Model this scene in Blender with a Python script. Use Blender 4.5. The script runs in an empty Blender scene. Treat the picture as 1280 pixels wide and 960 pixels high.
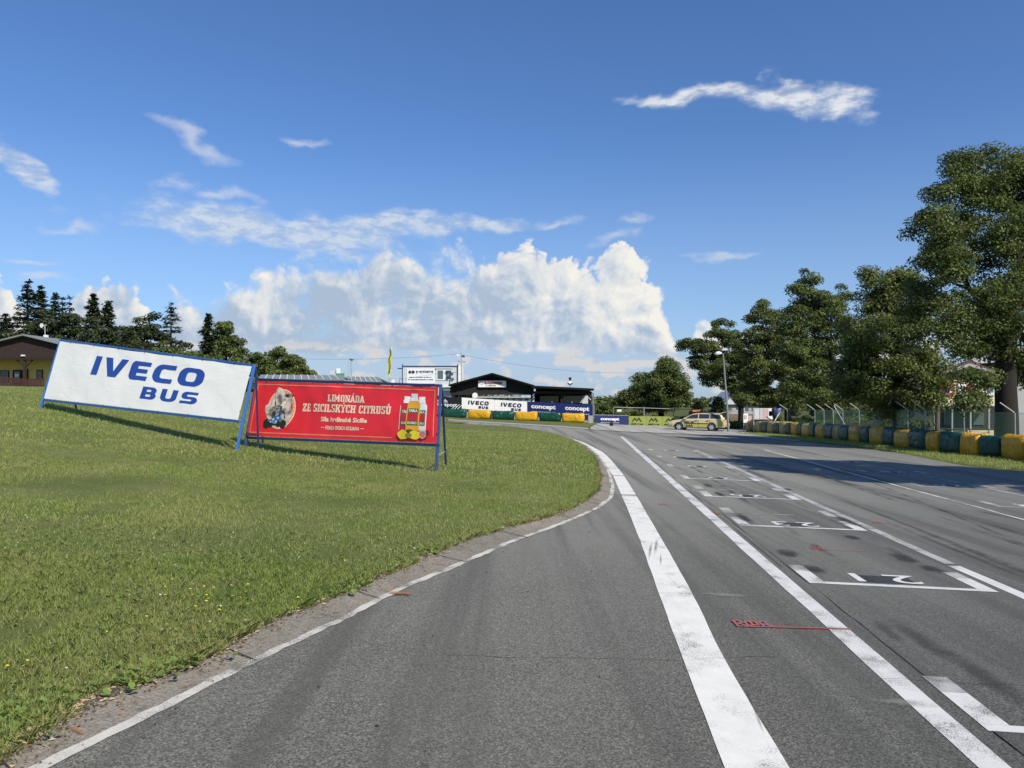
import bpy, bmesh, math, random
import numpy as np
from mathutils import Vector, Matrix, noise as mnoise
from mathutils.geometry import tessellate_polygon
R = math.radians
C = bpy.context.scene.collection
scene = bpy.context.scene

# ------------------------------------------------------------------ camera
CAM_H = 2.1; PITCH = R(1.044); FPX = 960.0
cam_d = bpy.data.cameras.new('camera'); cam = bpy.data.objects.new('camera', cam_d); C.objects.link(cam)
cam.location = (0, 0, CAM_H); cam.rotation_euler = (math.pi/2 + PITCH, 0, 0)
cam_d.sensor_width = 36; cam_d.lens = 27.0; cam_d.clip_start = 0.05; cam_d.clip_end = 12000
scene.camera = cam
scene.render.resolution_x = 1024; scene.render.resolution_y = 768

def pxdir(px, py):
    xr = (px-640)/FPX; yu = (480-py)/FPX
    return Vector((xr, math.cos(PITCH)-yu*math.sin(PITCH), math.sin(PITCH)+yu*math.cos(PITCH)))
def P(px, py, D):
    d = pxdir(px, py); return Vector((0, 0, CAM_H)) + d*(D/d.y)

# ------------------------------------------------------------------ sun
SUN_AZ = R(141); SUN_EL = R(40)          # azimuth clockwise from +Y
sdir = Vector((math.sin(SUN_AZ)*math.cos(SUN_EL), math.cos(SUN_AZ)*math.cos(SUN_EL), math.sin(SUN_EL)))
sl = bpy.data.lights.new('sun', 'SUN'); sun = bpy.data.objects.new('sun', sl); C.objects.link(sun)
sl.energy = 5.0; sl.angle = R(0.53); sl.color = (1.0, 0.92, 0.78)
sun.rotation_euler = (-sdir).to_track_quat('-Z', 'Y').to_euler(); sun.location = (60, -60, 60)
vs = scene.view_settings; vs.view_transform = 'Standard'; vs.look = 'None'; vs.gamma = 1; vs.exposure = 0.15; vs.use_curve_mapping = False

# ------------------------------------------------------------------ node helper
class NT:
    def __init__(s, tree): s.t = tree
    def n(s, typ, **kw):
        nd = s.t.nodes.new(typ)
        for k, v in kw.items(): setattr(nd, k, v)
        return nd
    def put(s, sock, v):
        if v is None: return
        if hasattr(v, 'is_linked') or isinstance(v, bpy.types.NodeSocket): s.t.links.new(v, sock)
        elif isinstance(v, (tuple, list)) and len(v) == 3 and sock.type == 'RGBA': sock.default_value = (*v, 1)
        else: sock.default_value = v
    def m(s, op, a, b=None, c=None, clamp=False):
        nd = s.n('ShaderNodeMath', operation=op, use_clamp=clamp)
        s.put(nd.inputs[0], a); s.put(nd.inputs[1], b)
        if c is not None: s.put(nd.inputs[2], c)
        return nd.outputs[0]
    def vm(s, op, a, b=None):
        nd = s.n('ShaderNodeVectorMath', operation=op); s.put(nd.inputs[0], a)
        if b is not None: s.put(nd.inputs[3 if op == 'SCALE' else 1], b)
        return nd.outputs['Value'] if op in ('LENGTH', 'DOT_PRODUCT') else nd.outputs[0]
    def smooth(s, v, lo, hi, a=0.0, b=1.0):
        nd = s.n('ShaderNodeMapRange', interpolation_type='SMOOTHSTEP')
        s.put(nd.inputs[0], v)
        for i, x in enumerate((lo, hi, a, b)): s.put(nd.inputs[1+i], x)
        return nd.outputs[0]
    D2 = False
    def noise(s, vec, scale, detail=4, rough=.5, out='Fac', dist=0.0):
        nd = s.n('ShaderNodeTexNoise', noise_dimensions='2D' if s.D2 else '3D'); s.put(nd.inputs['Vector'], vec)
        nd.inputs['Scale'].default_value = scale; nd.inputs['Detail'].default_value = detail
        nd.inputs['Roughness'].default_value = rough; nd.inputs['Distortion'].default_value = dist
        return nd.outputs[out]
    def voro(s, vec, scale, feature='F1', out='Distance', **kw):
        nd = s.n('ShaderNodeTexVoronoi', feature=feature, voronoi_dimensions='2D' if s.D2 else '3D'); s.put(nd.inputs['Vector'], vec)
        nd.inputs['Scale'].default_value = scale
        for k, v in kw.items(): nd.inputs[k].default_value = v
        return nd.outputs[out]
    def mix(s, f, a, b, blend='MIX'):
        nd = s.n('ShaderNodeMix', data_type='RGBA', blend_type=blend)
        s.put(nd.inputs[0], f); s.put(nd.inputs[6], a); s.put(nd.inputs[7], b)
        return nd.outputs[2]
    def ramp(s, f, stops, interp='LINEAR'):
        nd = s.n('ShaderNodeValToRGB'); s.put(nd.inputs[0], f); cr = nd.color_ramp; cr.interpolation = interp
        while len(cr.elements) < len(stops): cr.elements.new(.5)
        for e, (p, c) in zip(cr.elements, stops):
            e.position = p; e.color = (*c, 1) if len(c) == 3 else c
        return nd.outputs[0]

# ------------------------------------------------------------------ world: Nishita sky with procedural clouds
w = bpy.data.worlds.new('World'); scene.world = w; w.use_nodes = True
wt = w.node_tree; wt.nodes.clear(); N = NT(wt); N.D2 = True
sky = N.n('ShaderNodeTexSky', sky_type='NISHITA', sun_disc=False)
sky.sun_elevation = SUN_EL; sky.sun_rotation = SUN_AZ; sky.altitude = 300; sky.air_density = 1.0; sky.dust_density = 0.6; sky.ozone_density = 2.2
SKY_STRENGTH = 0.100

def azel(px, py):
    d = pxdir(px, py).normalized(); return math.atan2(d.x, d.y), math.asin(d.z)
tc = N.n('ShaderNodeTexCoord'); gen = tc.outputs['Generated']
sep = N.n('ShaderNodeSeparateXYZ'); N.put(sep.inputs[0], gen)
AZ0 = N.m('ARCTAN2', sep.outputs[0], sep.outputs[1]); EL0 = N.m('ARCSINE', sep.outputs[2])
comb = N.n('ShaderNodeCombineXYZ'); N.put(comb.inputs[0], AZ0); N.put(comb.inputs[1], EL0)
P0 = comb.outputs[0]

# group: density of the cumulus bank at a point of the sky (azimuth, elevation)
def curve_node(T, vec_fac, pts, lo, hi):
    nd = T.n('ShaderNodeFloatCurve'); T.put(nd.inputs[1], vec_fac)
    cm = nd.mapping; cu = cm.curves[0]; cm.use_clip = False
    while len(cu.points) < len(pts): cu.points.new(.5, .5)
    for p, (x, y) in zip(cu.points, pts):
        p.location = ((x-lo)/(hi-lo), y); p.handle_type = 'AUTO_CLAMPED'
    cm.update(); return nd.outputs[0]
TOPPX = [(-700,440),(-560,400),(-420,450),(-300,380),(-180,440),(-60,380),(-15,330),(5,322),(20,350),(32,400),(50,440),(78,440),(88,380),(100,345),(125,333),(160,340),(182,365),(192,400),(203,398),(218,346),(255,343),(290,338),(330,330),(380,316),(430,304),(480,300),(540,300),(590,297),(620,300),(650,289),(690,300),(720,306),(755,300),(785,303),(812,318),(826,338),(836,366),(846,398),(857,440),(866,402),(880,382),(897,384),(905,400),(925,384),(950,384),(990,400),(1040,430),(1120,380),(1240,420),(1400,360),(1600,430)]
group = bpy.data.node_groups.new('cumulus_density', 'ShaderNodeTree')
group.interface.new_socket('P', in_out='INPUT', socket_type='NodeSocketVector')
group.interface.new_socket('D', in_out='OUTPUT', socket_type='NodeSocketFloat')
group.interface.new_socket('E', in_out='OUTPUT', socket_type='NodeSocketFloat')
G_ = NT(group); G_.D2 = True; gi = G_.n('NodeGroupInput'); go_ = G_.n('NodeGroupOutput')
wn = G_.noise(gi.outputs[0], 13, 4, .55, 'Color')
wv = G_.vm('SCALE', G_.vm('SUBTRACT', wn, (.5, .5, .5)), .042)
pw = G_.vm('ADD', gi.outputs[0], wv)
gs = G_.n('ShaderNodeSeparateXYZ'); G_.put(gs.inputs[0], pw)
lo, hi = azel(-700, 480)[0], azel(1600, 480)[0]
fac = G_.m('DIVIDE', G_.m('SUBTRACT', gs.outputs[0], lo), hi-lo)
ELS = 0.30
tops = [(azel(x, 480)[0], azel(x, y)[1]/ELS) for x, y in TOPPX]
top = G_.m('MULTIPLY', curve_node(G_, fac, tops, lo, hi), ELS)
edge = G_.m('SUBTRACT', top, gs.outputs[1])
edge = G_.m('MINIMUM', edge, 0.055)
b1 = G_.voro(pw, 19, 'SMOOTH_F1', Detail=3.0, Roughness=.62, Smoothness=.22)
n1 = G_.noise(pw, 17, 6, .56)
puff = G_.m('SUBTRACT', .52, b1)
d = G_.m('ADD', G_.m('MULTIPLY', edge, 34), G_.m('MULTIPLY', puff, 1.1))
d = G_.m('ADD', d, G_.m('MULTIPLY', G_.m('SUBTRACT', n1, .5), 1.9))
G_.put(go_.inputs[0], d); G_.put(go_.inputs[1], edge)
def dens(p):
    g = N.n('ShaderNodeGroup'); g.node_tree = group; N.put(g.inputs[0], p); return g.outputs[0], g.outputs[1]
d0, e0 = dens(P0)
d1, _ = dens(N.vm('ADD', P0, (.008, .0075, 0)))
lit = N.m('SUBTRACT', d0, d1)
soft = N.m('MULTIPLY', N.smooth(AZ0, azel(180, 300)[0], azel(240, 300)[0]), N.smooth(AZ0, azel(560, 300)[0], azel(660, 300)[0], 1, 0))
redge = N.smooth(AZ0, azel(805, 300)[0], azel(850, 300)[0])
wid = N.m('ADD', N.m('ADD', .34, N.m('MULTIPLY', soft, .8)), N.m('MULTIPLY', redge, .9))
cum_a = N.smooth(N.m('DIVIDE', N.m('SUBTRACT', d0, .05), wid), 0, 1)
bot = N.m('ADD', .058, N.m('MULTIPLY', N.m('SUBTRACT', N.noise(P0, 9, 4, .5), .5), .03))
low = N.smooth(N.m('SUBTRACT', EL0, bot), -.004, .008)
cum_a = N.m('MULTIPLY', cum_a, low)
# pale veil with small creamy puffs between the bank and the horizon
veil = N.smooth(EL0, .055, .10, .62, 0)
veil = N.m('MULTIPLY', veil, N.smooth(AZ0, azel(800, 300)[0], azel(900, 300)[0], 1, .45))
pn = N.noise(N.vm('MULTIPLY', P0, (1, 1.9, 1)), 19, 5, .58)
puffs = N.m('MULTIPLY', N.smooth(pn, .50, .62, 0, .8), N.smooth(EL0, .062, .075, 1, 0))
tl = N.m('ADD', N.m('MULTIPLY', lit, .50), N.m('MULTIPLY', N.m('SUBTRACT', .055, e0), 6.0))
azb = N.smooth(AZ0, azel(470, 300)[0], azel(820, 300)[0], -.06, .24)
tl = N.m('ADD', tl, N.m('ADD', N.m('ADD', azb, .26), N.m('MULTIPLY', N.smooth(N.m('SUBTRACT', EL0, bot), 0, .05, -.22, 0), 1.0)))
tl = N.m('ADD', tl, N.m('MULTIPLY', N.m('SUBTRACT', N.noise(N.vm('ADD', P0, (.3, .1, 0)), 11, 5, .58), .5), 1.5))
cum_c = N.ramp(tl, [(0.0, (.46, .58, .74)), (.26, (.60, .69, .81)), (.54, (.80, .84, .88)), (1.0, (1.03, 1.0, .93))])
# thin streaks: sheared ellipses broken by noise
def streak(px, py, rx, ry, tilt=0):
    a, e = azel(px, py); v = N.vm('SUBTRACT', Pw, (a, e, 0))
    mp = N.n('ShaderNodeMapping', vector_type='TEXTURE'); N.put(mp.inputs[0], v)
    mp.inputs['Rotation'].default_value = (0, 0, -R(tilt)); mp.inputs['Scale'].default_value = (rx/FPX, ry/FPX, 1)
    return N.m('SUBTRACT', 1.0, N.vm('LENGTH', mp.outputs[0]))
swn = N.noise(N.vm('MULTIPLY', P0, (1, 1.6, 1)), 15, 5, .5, 'Color')
Pw = N.vm('ADD', P0, N.vm('SCALE', N.vm('SUBTRACT', swn, (.5, .5, .5)), .038))
def union(lst):
    r = None
    for a in lst:
        v = streak(*a); r = v if r is None else N.m('MAXIMUM', r, v)
    return r
thin = union([(245,178,62,15,28),(225,228,34,18,0),(280,245,72,9,5),(382,177,34,9,0),(905,322,55,7,4),(700,278,45,7,-6),(790,276,34,10,-18),(95,283,40,6,0),(30,330,50,6,0),(770,296,50,10,-20),(60,352,40,6,0)])
med = union([(32,212,44,15,42),(2,192,26,10,0),(870,116,95,13,-2),(1000,122,80,20,12),(1055,132,38,18,0),(300,283,125,26,5),(390,292,120,24,4),(490,285,115,22,-4),(620,282,40,12,0)])
sn = N.noise(N.vm('MULTIPLY', P0, (1, 2.0, 1)), 26, 6, .52)
thin_a = N.smooth(N.m('ADD', thin, N.m('MULTIPLY', N.m('SUBTRACT', sn, .5), 1.3)), .10, 1.1, 0, .55)
med_a = N.smooth(N.m('ADD', med, N.m('MULTIPLY', N.m('SUBTRACT', sn, .5), 1.15)), -.12, .62, 0, .86)
med_c = N.mix(N.smooth(AZ0, azel(600, 300)[0], azel(850, 300)[0]), (.70, .77, .86), (.88, .90, .92))
# sky colour: keep the Nishita sky, slightly more saturated
skyc = N.vm('MULTIPLY', sky.outputs[0], tuple(SKY_STRENGTH*v for v in (.66, .91, 1.25)))
CB = .80
c = N.mix(thin_a, skyc, tuple(CB*v for v in (.86, .88, .92)))
mn = N.noise(N.vm('MULTIPLY', P0, (1, 2.6, 1)), 30, 6, .62)
med_a = N.m('MULTIPLY', med_a, N.smooth(mn, .30, .62, .45, 1.0))
med_c = N.mix(N.smooth(mn, .35, .65), N.vm('MULTIPLY', med_c, (.84, .88, .94)), N.vm('SCALE', med_c, 1.1))
c = N.mix(med_a, c, N.vm('SCALE', med_c, CB))
c = N.mix(N.smooth(EL0, .06, .34, .34, 0), c, tuple(CB*v for v in (.50, .62, .80)))
c = N.mix(veil, c, tuple(CB*v for v in (.50, .62, .80)))
c = N.mix(cum_a, c, N.vm('SCALE', cum_c, CB))
c = N.mix(puffs, c, tuple(CB*v for v in (.80, .77, .76)))
up = N.smooth(EL0, -.02, .0)
c = N.mix(up, (.20, .24, .20), c)
bg = N.n('ShaderNodeBackground'); N.put(bg.inputs[0], N.vm('SCALE', c, 1/SKY_STRENGTH)); bg.inputs[1].default_value = SKY_STRENGTH
wo = N.n('ShaderNodeOutputWorld'); N.put(wo.inputs[0], bg.outputs[0])
w.cycles.sampling_method = 'MANUAL'; w.cycles.sample_map_resolution = 256

# ------------------------------------------------------------------ terrain
_tx = [-400,-60,-40,-26.7,-18,-8.4,-5,0,12,20,40,400]
_tz = [3.3,3.15,2.98,2.54,1.65,.40,.17,0,-.33,-.42,-.55,-1.3]
_dx = np.arange(-400, 400.01, .25); _dz = np.interp(_dx, _tx, _tz)
_k = np.hanning(25); _k /= _k.sum(); _pad = np.pad(_dz, 12, mode='edge'); _dz = np.convolve(_pad, _k, 'valid')
_dz -= np.interp(0, _dx, _dz)
def ss(t): t = np.clip(t, 0, 1); return t*t*(3-2*t)
def terr(x, y):
    x = np.asarray(x, float); y = np.asarray(y, float)
    return np.interp(x, _dx, _dz) - .3*ss((y-38)/25)*ss((x-4)/12)
def tz(x, y): return float(terr(x, y))
def at(px, py):
    d = pxdir(px, py); D = np.concatenate([np.arange(2.5, 40, .02), np.arange(40, 400, .1)])
    z = CAM_H + d.z/d.y*D; x = d.x/d.y*D; g = terr(x, D); i = np.argmax(z <= g)
    if z[i] > g[i]: i = len(D)-1
    return Vector((x[i], D[i], g[i]))

# ------------------------------------------------------------------ object helpers
def tag(o, label=None, cat=None, group=None, kind=None):
    if label: o['label'] = label
    if cat: o['category'] = cat
    if group: o['group'] = group
    if kind: o['kind'] = kind
    return o
def link(name, me, parent=None, mats=None):
    o = bpy.data.objects.new(name, me); C.objects.link(o)
    if mats is not None:
        for m in (mats if isinstance(mats, (list, tuple)) else [mats]): me.materials.append(m)
    if parent: o.parent = parent
    return o
def thing(name, loc, label, cat, group=None, rz=0.0):
    o = bpy.data.objects.new(name, None); C.objects.link(o); o.location = loc; o.rotation_euler = (0, 0, rz)
    o.empty_display_size = .2
    return tag(o, label, cat, group)
def npmesh(name, V, F):
    """V (n,3), F (m,k) constant k"""
    V = np.asarray(V, np.float32); F = np.asarray(F, np.int32); m, k = F.shape
    me = bpy.data.meshes.new(name); me.vertices.add(len(V)); me.vertices.foreach_set('co', V.ravel())
    me.loops.add(m*k); me.loops.foreach_set('vertex_index', F.ravel())
    me.polygons.add(m); me.polygons.foreach_set('loop_start', np.arange(0, m*k, k, dtype=np.int32))
    me.update(calc_edges=True); return me
class MB:
    def __init__(s): s.v = []; s.f = []; s.m = []; s.mi = 0
    def add(s, vs, fs):
        b = len(s.v); s.v += [tuple(v) for v in vs]; s.f += [tuple(b+i for i in f) for f in fs]; s.m += [s.mi]*len(fs); return s
    def box(s, c, size, rot=None, taper=1.0):
        hx, hy, hz = (a/2 for a in size); M = rot if rot else Matrix.Identity(3); c = Vector(c)
        vs = []
        for z in (-hz, hz):
            t = taper if z > 0 else 1
            for x, y in ((-hx, -hy), (hx, -hy), (hx, hy), (-hx, hy)): vs.append(c + M @ Vector((x*t, y*t, z)))
        return s.add(vs, [(3,2,1,0),(4,5,6,7),(0,1,5,4),(1,2,6,5),(2,3,7,6),(3,0,4,7)])
    def bar(s, a, b, w, h=None, upv=(0, 0, 1)):
        a = Vector(a); b = Vector(b); h = h or w; d = b-a; L = d.length; d.normalize(); u = Vector(upv)
        if abs(d.dot(u)) > .95: u = Vector((0, 1, 0)) if abs(d.y) < .9 else Vector((1, 0, 0))
        x = d.cross(u).normalized(); u = x.cross(d)
        M = Matrix((x, d, u)).transposed(); return s.box((a+b)/2, (w, L, h), M)
    def tube(s, pts, rad, seg=8, cap=True):
        pts = [Vector(p) for p in pts]; n = len(pts)
        if not isinstance(rad, (list, tuple)): rad = [rad]*n
        vs = []; prev = None
        for i, p in enumerate(pts):
            d = (pts[min(i+1, n-1)] - pts[max(i-1, 0)]).normalized()
            if prev is None:
                u = Vector((0, 0, 1)) if abs(d.z) < .9 else Vector((1, 0, 0)); x = d.cross(u).normalized()
            else: x = (prev - d*prev.dot(d)).normalized()
            prev = x; y = d.cross(x)
            for k in range(seg):
                a = 2*math.pi*k/seg; vs.append(p + (x*math.cos(a)+y*math.sin(a))*rad[i])
        fs = [(i*seg+k, i*seg+(k+1) % seg, (i+1)*seg+(k+1) % seg, (i+1)*seg+k) for i in range(n-1) for k in range(seg)]
        if cap: fs += [tuple(range(seg))[::-1], tuple((n-1)*seg+k for k in range(seg))]
        return s.add(vs, fs)
    def prism(s, prof, o, ux, uy, depth):
        """extrude the polygon prof (2d) given in plane o+ux*a+uy*b along depth vector"""
        o = Vector(o); ux = Vector(ux); uy = Vector(uy); dv = Vector(depth); n = len(prof)
        vs = [o+ux*a+uy*b for a, b in prof] + [o+ux*a+uy*b+dv for a, b in prof]
        tri = tessellate_polygon([[Vector((a, b, 0)) for a, b in prof]])
        fs = [tuple(t) for t in tri] + [tuple(i+n for i in t)[::-1] for t in tri]
        fs += [(i, (i+1) % n, n+(i+1) % n, n+i) for i in range(n)]
        return s.add(vs, fs)
    def build(s, name, mat, parent=None, smooth=False, bevel=0):
        me = bpy.data.meshes.new(name); me.from_pydata(s.v, [], s.f)
        bm = bmesh.new(); bm.from_mesh(me); bmesh.ops.recalc_face_normals(bm, faces=bm.faces); bm.to_mesh(me); bm.free()
        o = link(name, me, parent, mat)
        if len(set(s.m)) > 1: me.polygons.foreach_set('material_index', s.m)
        if smooth: me.polygons.foreach_set('use_smooth', [True]*len(me.polygons))
        if bevel:
            md = o.modifiers.new('bevel', 'BEVEL'); md.width = bevel; md.segments = 2; md.limit_method = 'ANGLE'
        return o

# ------------------------------------------------------------------ materials
def mat(name, col=(.5,.5,.5), rough=.7, var=.12, vscale=3.0, bump=0.0, bscale=40.0, metal=0.0, dirt=0.0, dcol=(.12,.10,.08), dscale=1.2, spec=.5):
    m = bpy.data.materials.new(name); m.use_nodes = True; T = NT(m.node_tree); b = m.node_tree.nodes['Principled BSDF']
    g = T.n('ShaderNodeTexCoord').outputs['Object']
    n = T.noise(g, vscale, 5, .6)
    c = T.mix(n, tuple(v*(1-var) for v in col), tuple(min(1, v*(1+var)) for v in col))
    if dirt:
        dn = T.smooth(T.noise(g, dscale, 6, .65), .5, .8, 0, dirt); c = T.mix(dn, c, dcol)
    T.put(b.inputs['Base Color'], c); b.inputs['Roughness'].default_value = rough; b.inputs['Metallic'].default_value = metal
    b.inputs['Specular IOR Level'].default_value = spec
    if bump:
        bn = T.n('ShaderNodeBump'); bn.inputs['Strength'].default_value = bump; bn.inputs['Distance'].default_value = .02
        T.put(bn.inputs['Height'], T.noise(g, bscale, 4, .6)); T.put(b.inputs['Normal'], bn.outputs[0])
    return m
M = {}
def mk(key, *a, **k): M[key] = mat(key, *a, **k); return M[key]
mk('white_paint', (.78,.78,.77), .5); mk('blue_frame', (.03,.13,.42), .42, dirt=.25); mk('navy_frame', (.02,.045,.15), .45)
mk('steel', (.42,.44,.45), .45, metal=.4); mk('galv', (.20,.21,.21), .5, metal=.3, dirt=.3); mk('black_metal', (.02,.02,.025), .5)
FABRIC = ('banner_white', 'banner_red')
mk('banner_white', (.90,.89,.83), .5, .03); mk('banner_red', (.82,.026,.034), .42, .06, 2.0); mk('iveco_blue', (.018,.07,.36), .5, .03)
mk('cream_print', (.85,.72,.52), .5, .04); mk('salmon_print', (.82,.26,.14), .5); mk('white_print', (.85,.85,.83), .5)
mk('navy_banner', (.008,.02,.125), .5, .08); mk('black_banner', (.012,.012,.015), .5); mk('lime_banner', (.24,.28,.055), .55, .3, 1.5)
mk('dark_print', (.015,.02,.015), .6); mk('dark_timber', (.012,.010,.009), .8, .3, 6); mk('brown_timber', (.028,.015,.012), .8, .3, 6)
mk('yellow_wall', (.70,.52,.17), .85, .08, dirt=.2); mk('cream_wall', (.66,.58,.36), .85, .08, 1, dirt=.25); mk('grey_wall', (.34,.35,.36), .85, .1, 1, dirt=.3)
mk('roof_metal', (.20,.22,.21), .55, .15, dirt=.3); mk('roof_dark', (.012,.012,.013), .9, .3, spec=.15); mk('roof_red', (.12,.05,.035), .85, .25, 4)
mk('panel_grey', (.52,.55,.57), .5, .05); mk('panel_white', (.72,.74,.76), .45, .04); mk('concrete', (.33,.32,.30), .9, .15, 3, .3)
mk('wood_pole', (.17,.12,.08), .85, .25, 8); mk('bark', (.017,.014,.011), .95, .4, 9, .8, 25); mk('conifer_bark', (.07,.05,.04), .95, .3, 9)
mk('picket', (.05,.018,.015), .8, .3, 5); mk('rubber', (.015,.015,.016), .85, .2); mk('chrome', (.55,.56,.58), .25, metal=.9)
mk('red_print', (.55,.02,.04), .5); mk('orange_print', (.72,.22,.02), .5); mk('yellow_print', (.80,.62,.02), .5); mk('orange_bottle', (.80,.38,.02), .4)
mk('green_print', (.02,.16,.06), .5); mk('pink_print', (.75,.24,.20), .5); mk('smoke_print', (.52,.46,.38), .6, .5, 5); mk('kart_blue', (.03,.16,.38), .5, .3, 9)
mk('char_print', (.045,.045,.045), .6, .6, 9); mk('flag_yellow', (.66,.60,.05), .6, .15, 3); mk('car_paint', (.60,.52,.31), .28, .05); mk('car_yellow', (.52,.48,.10), .3, .05)
mk('car_red', (.35,.08,.05), .35); mk('interior', (.02,.02,.02), .8); mk('tarp_blue', (.02,.07,.32), .5, .2, 4); mk('tarp_navy', (.008,.012,.03), .6, .3, 4)
mk('green_plate', (.05,.30,.10), .5); mk('pinkish_poster', (.52,.36,.36), .6, .15, 2); mk('grey_poster', (.45,.45,.44), .6, .3, 3); mk('maroon', (.13,.02,.03), .5)
mk('lichen', (.42,.17,.05), .95, .4, 40, .5, 60); mk('debris', (.03,.025,.02), .9); mk('cable', (.02,.02,.022), .6)
mk('flower_yellow', (.80,.66,.03), .6); mk('flower_white', (.72,.74,.66), .6); mk('green_cloth', (.02,.10,.07), .6)
def mottled(name, stops, sc, seed=0.0):
    m = bpy.data.materials.new(name); m.use_nodes = True; T = NT(m.node_tree); b = m.node_tree.nodes['Principled BSDF']
    g = T.vm('ADD', T.n('ShaderNodeTexCoord').outputs['Object'], (seed, seed*2, 0)); T.put(b.inputs['Base Color'], T.ramp(T.noise(g, sc, 5, .62), stops)); b.inputs['Roughness'].default_value = .5; M[name] = m
mottled('smoke_print', [(.33,(.03,.03,.03)),(.44,(.22,.20,.17)),(.54,(.60,.54,.45)),(.68,(.80,.72,.60))], 2.6)
mottled('char_print', [(.38,(.012,.012,.015)),(.52,(.08,.09,.09)),(.60,(.35,.33,.30)),(.66,(.03,.03,.03))], 5.0, 3.0)
mottled('kart_blue', [(.36,(.01,.015,.03)),(.48,(.02,.14,.36)),(.60,(.10,.38,.60)),(.68,(.5,.6,.62))], 8.0, 5.0)
mk('soil_bits', (.09,.06,.035), .95, .5, 20); mk('dry_bits', (.38,.31,.18), .9, .4, 20); mk('rust_bits', (.28,.11,.035), .9, .5, 20)
def glass(name, col=(.03,.04,.05)):
    m = bpy.data.materials.new(name); m.use_nodes = True; b = m.node_tree.nodes['Principled BSDF']
    b.inputs['Base Color'].default_value = (*col, 1); b.inputs['Roughness'].default_value = .06; b.inputs['Specular IOR Level'].default_value = .8
    M[name] = m; return m
glass('glass'); glass('glass_grey', (.10,.13,.14))
def plastic(name, col):
    m = bpy.data.materials.new(name); m.use_nodes = True; T = NT(m.node_tree); b = m.node_tree.nodes['Principled BSDF']
    g = T.n('ShaderNodeTexCoord').outputs['Object']; oi = T.n('ShaderNodeObjectInfo').outputs['Random']
    g2 = T.vm('ADD', g, T.vm('SCALE', (7.1, 3.3, 9.7), T.m('MULTIPLY', oi, 10)))
    c = T.mix(T.noise(g2, 2.5, 5, .6), tuple(v*.72 for v in col), tuple(min(1, v*1.18) for v in col))
    dirt = T.smooth(T.noise(g2, 3.5, 6, .7), .52, .78, 0, .45); c = T.mix(dirt, c, (.13,.11,.07))
    T.put(b.inputs['Base Color'], c); b.inputs['Roughness'].default_value = .27
    bn = T.n('ShaderNodeBump'); bn.inputs['Strength'].default_value = 1.0; bn.inputs['Distance'].default_value = .10
    T.put(bn.inputs['Height'], T.noise(T.vm('MULTIPLY', g2, (1, 1, .45)), 4.5, 5, .6, dist=1.3)); T.put(b.inputs['Normal'], bn.outputs[0])
    M[name] = m
for nm_ in FABRIC:
    T = NT(M[nm_].node_tree); b = M[nm_].node_tree.nodes['Principled BSDF']; g = T.n('ShaderNodeTexCoord').outputs['Object']
    mp = T.n('ShaderNodeMapping'); T.put(mp.inputs[0], g); mp.inputs['Rotation'].default_value = (0, .5, .3); mp.inputs['Scale'].default_value = (.5, 1, 1.3)
    h = T.m('ADD', T.noise(mp.outputs[0], 1.6, 4, .5, dist=1.2), T.m('MULTIPLY', T.m('ABSOLUTE', T.m('SUBTRACT', T.noise(mp.outputs[0], 2.2, 3, .5, dist=.6), .5)), -.9))
    bn = T.n('ShaderNodeBump'); bn.inputs['Strength'].default_value = .09; bn.inputs['Distance'].default_value = .14; T.put(bn.inputs['Height'], h); T.put(b.inputs['Normal'], bn.outputs[0])
plastic('bag_yellow', (.68,.36,.012)); plastic('bag_green', (.005,.066,.038)); plastic('bag_olive', (.40,.29,.07))

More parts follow.
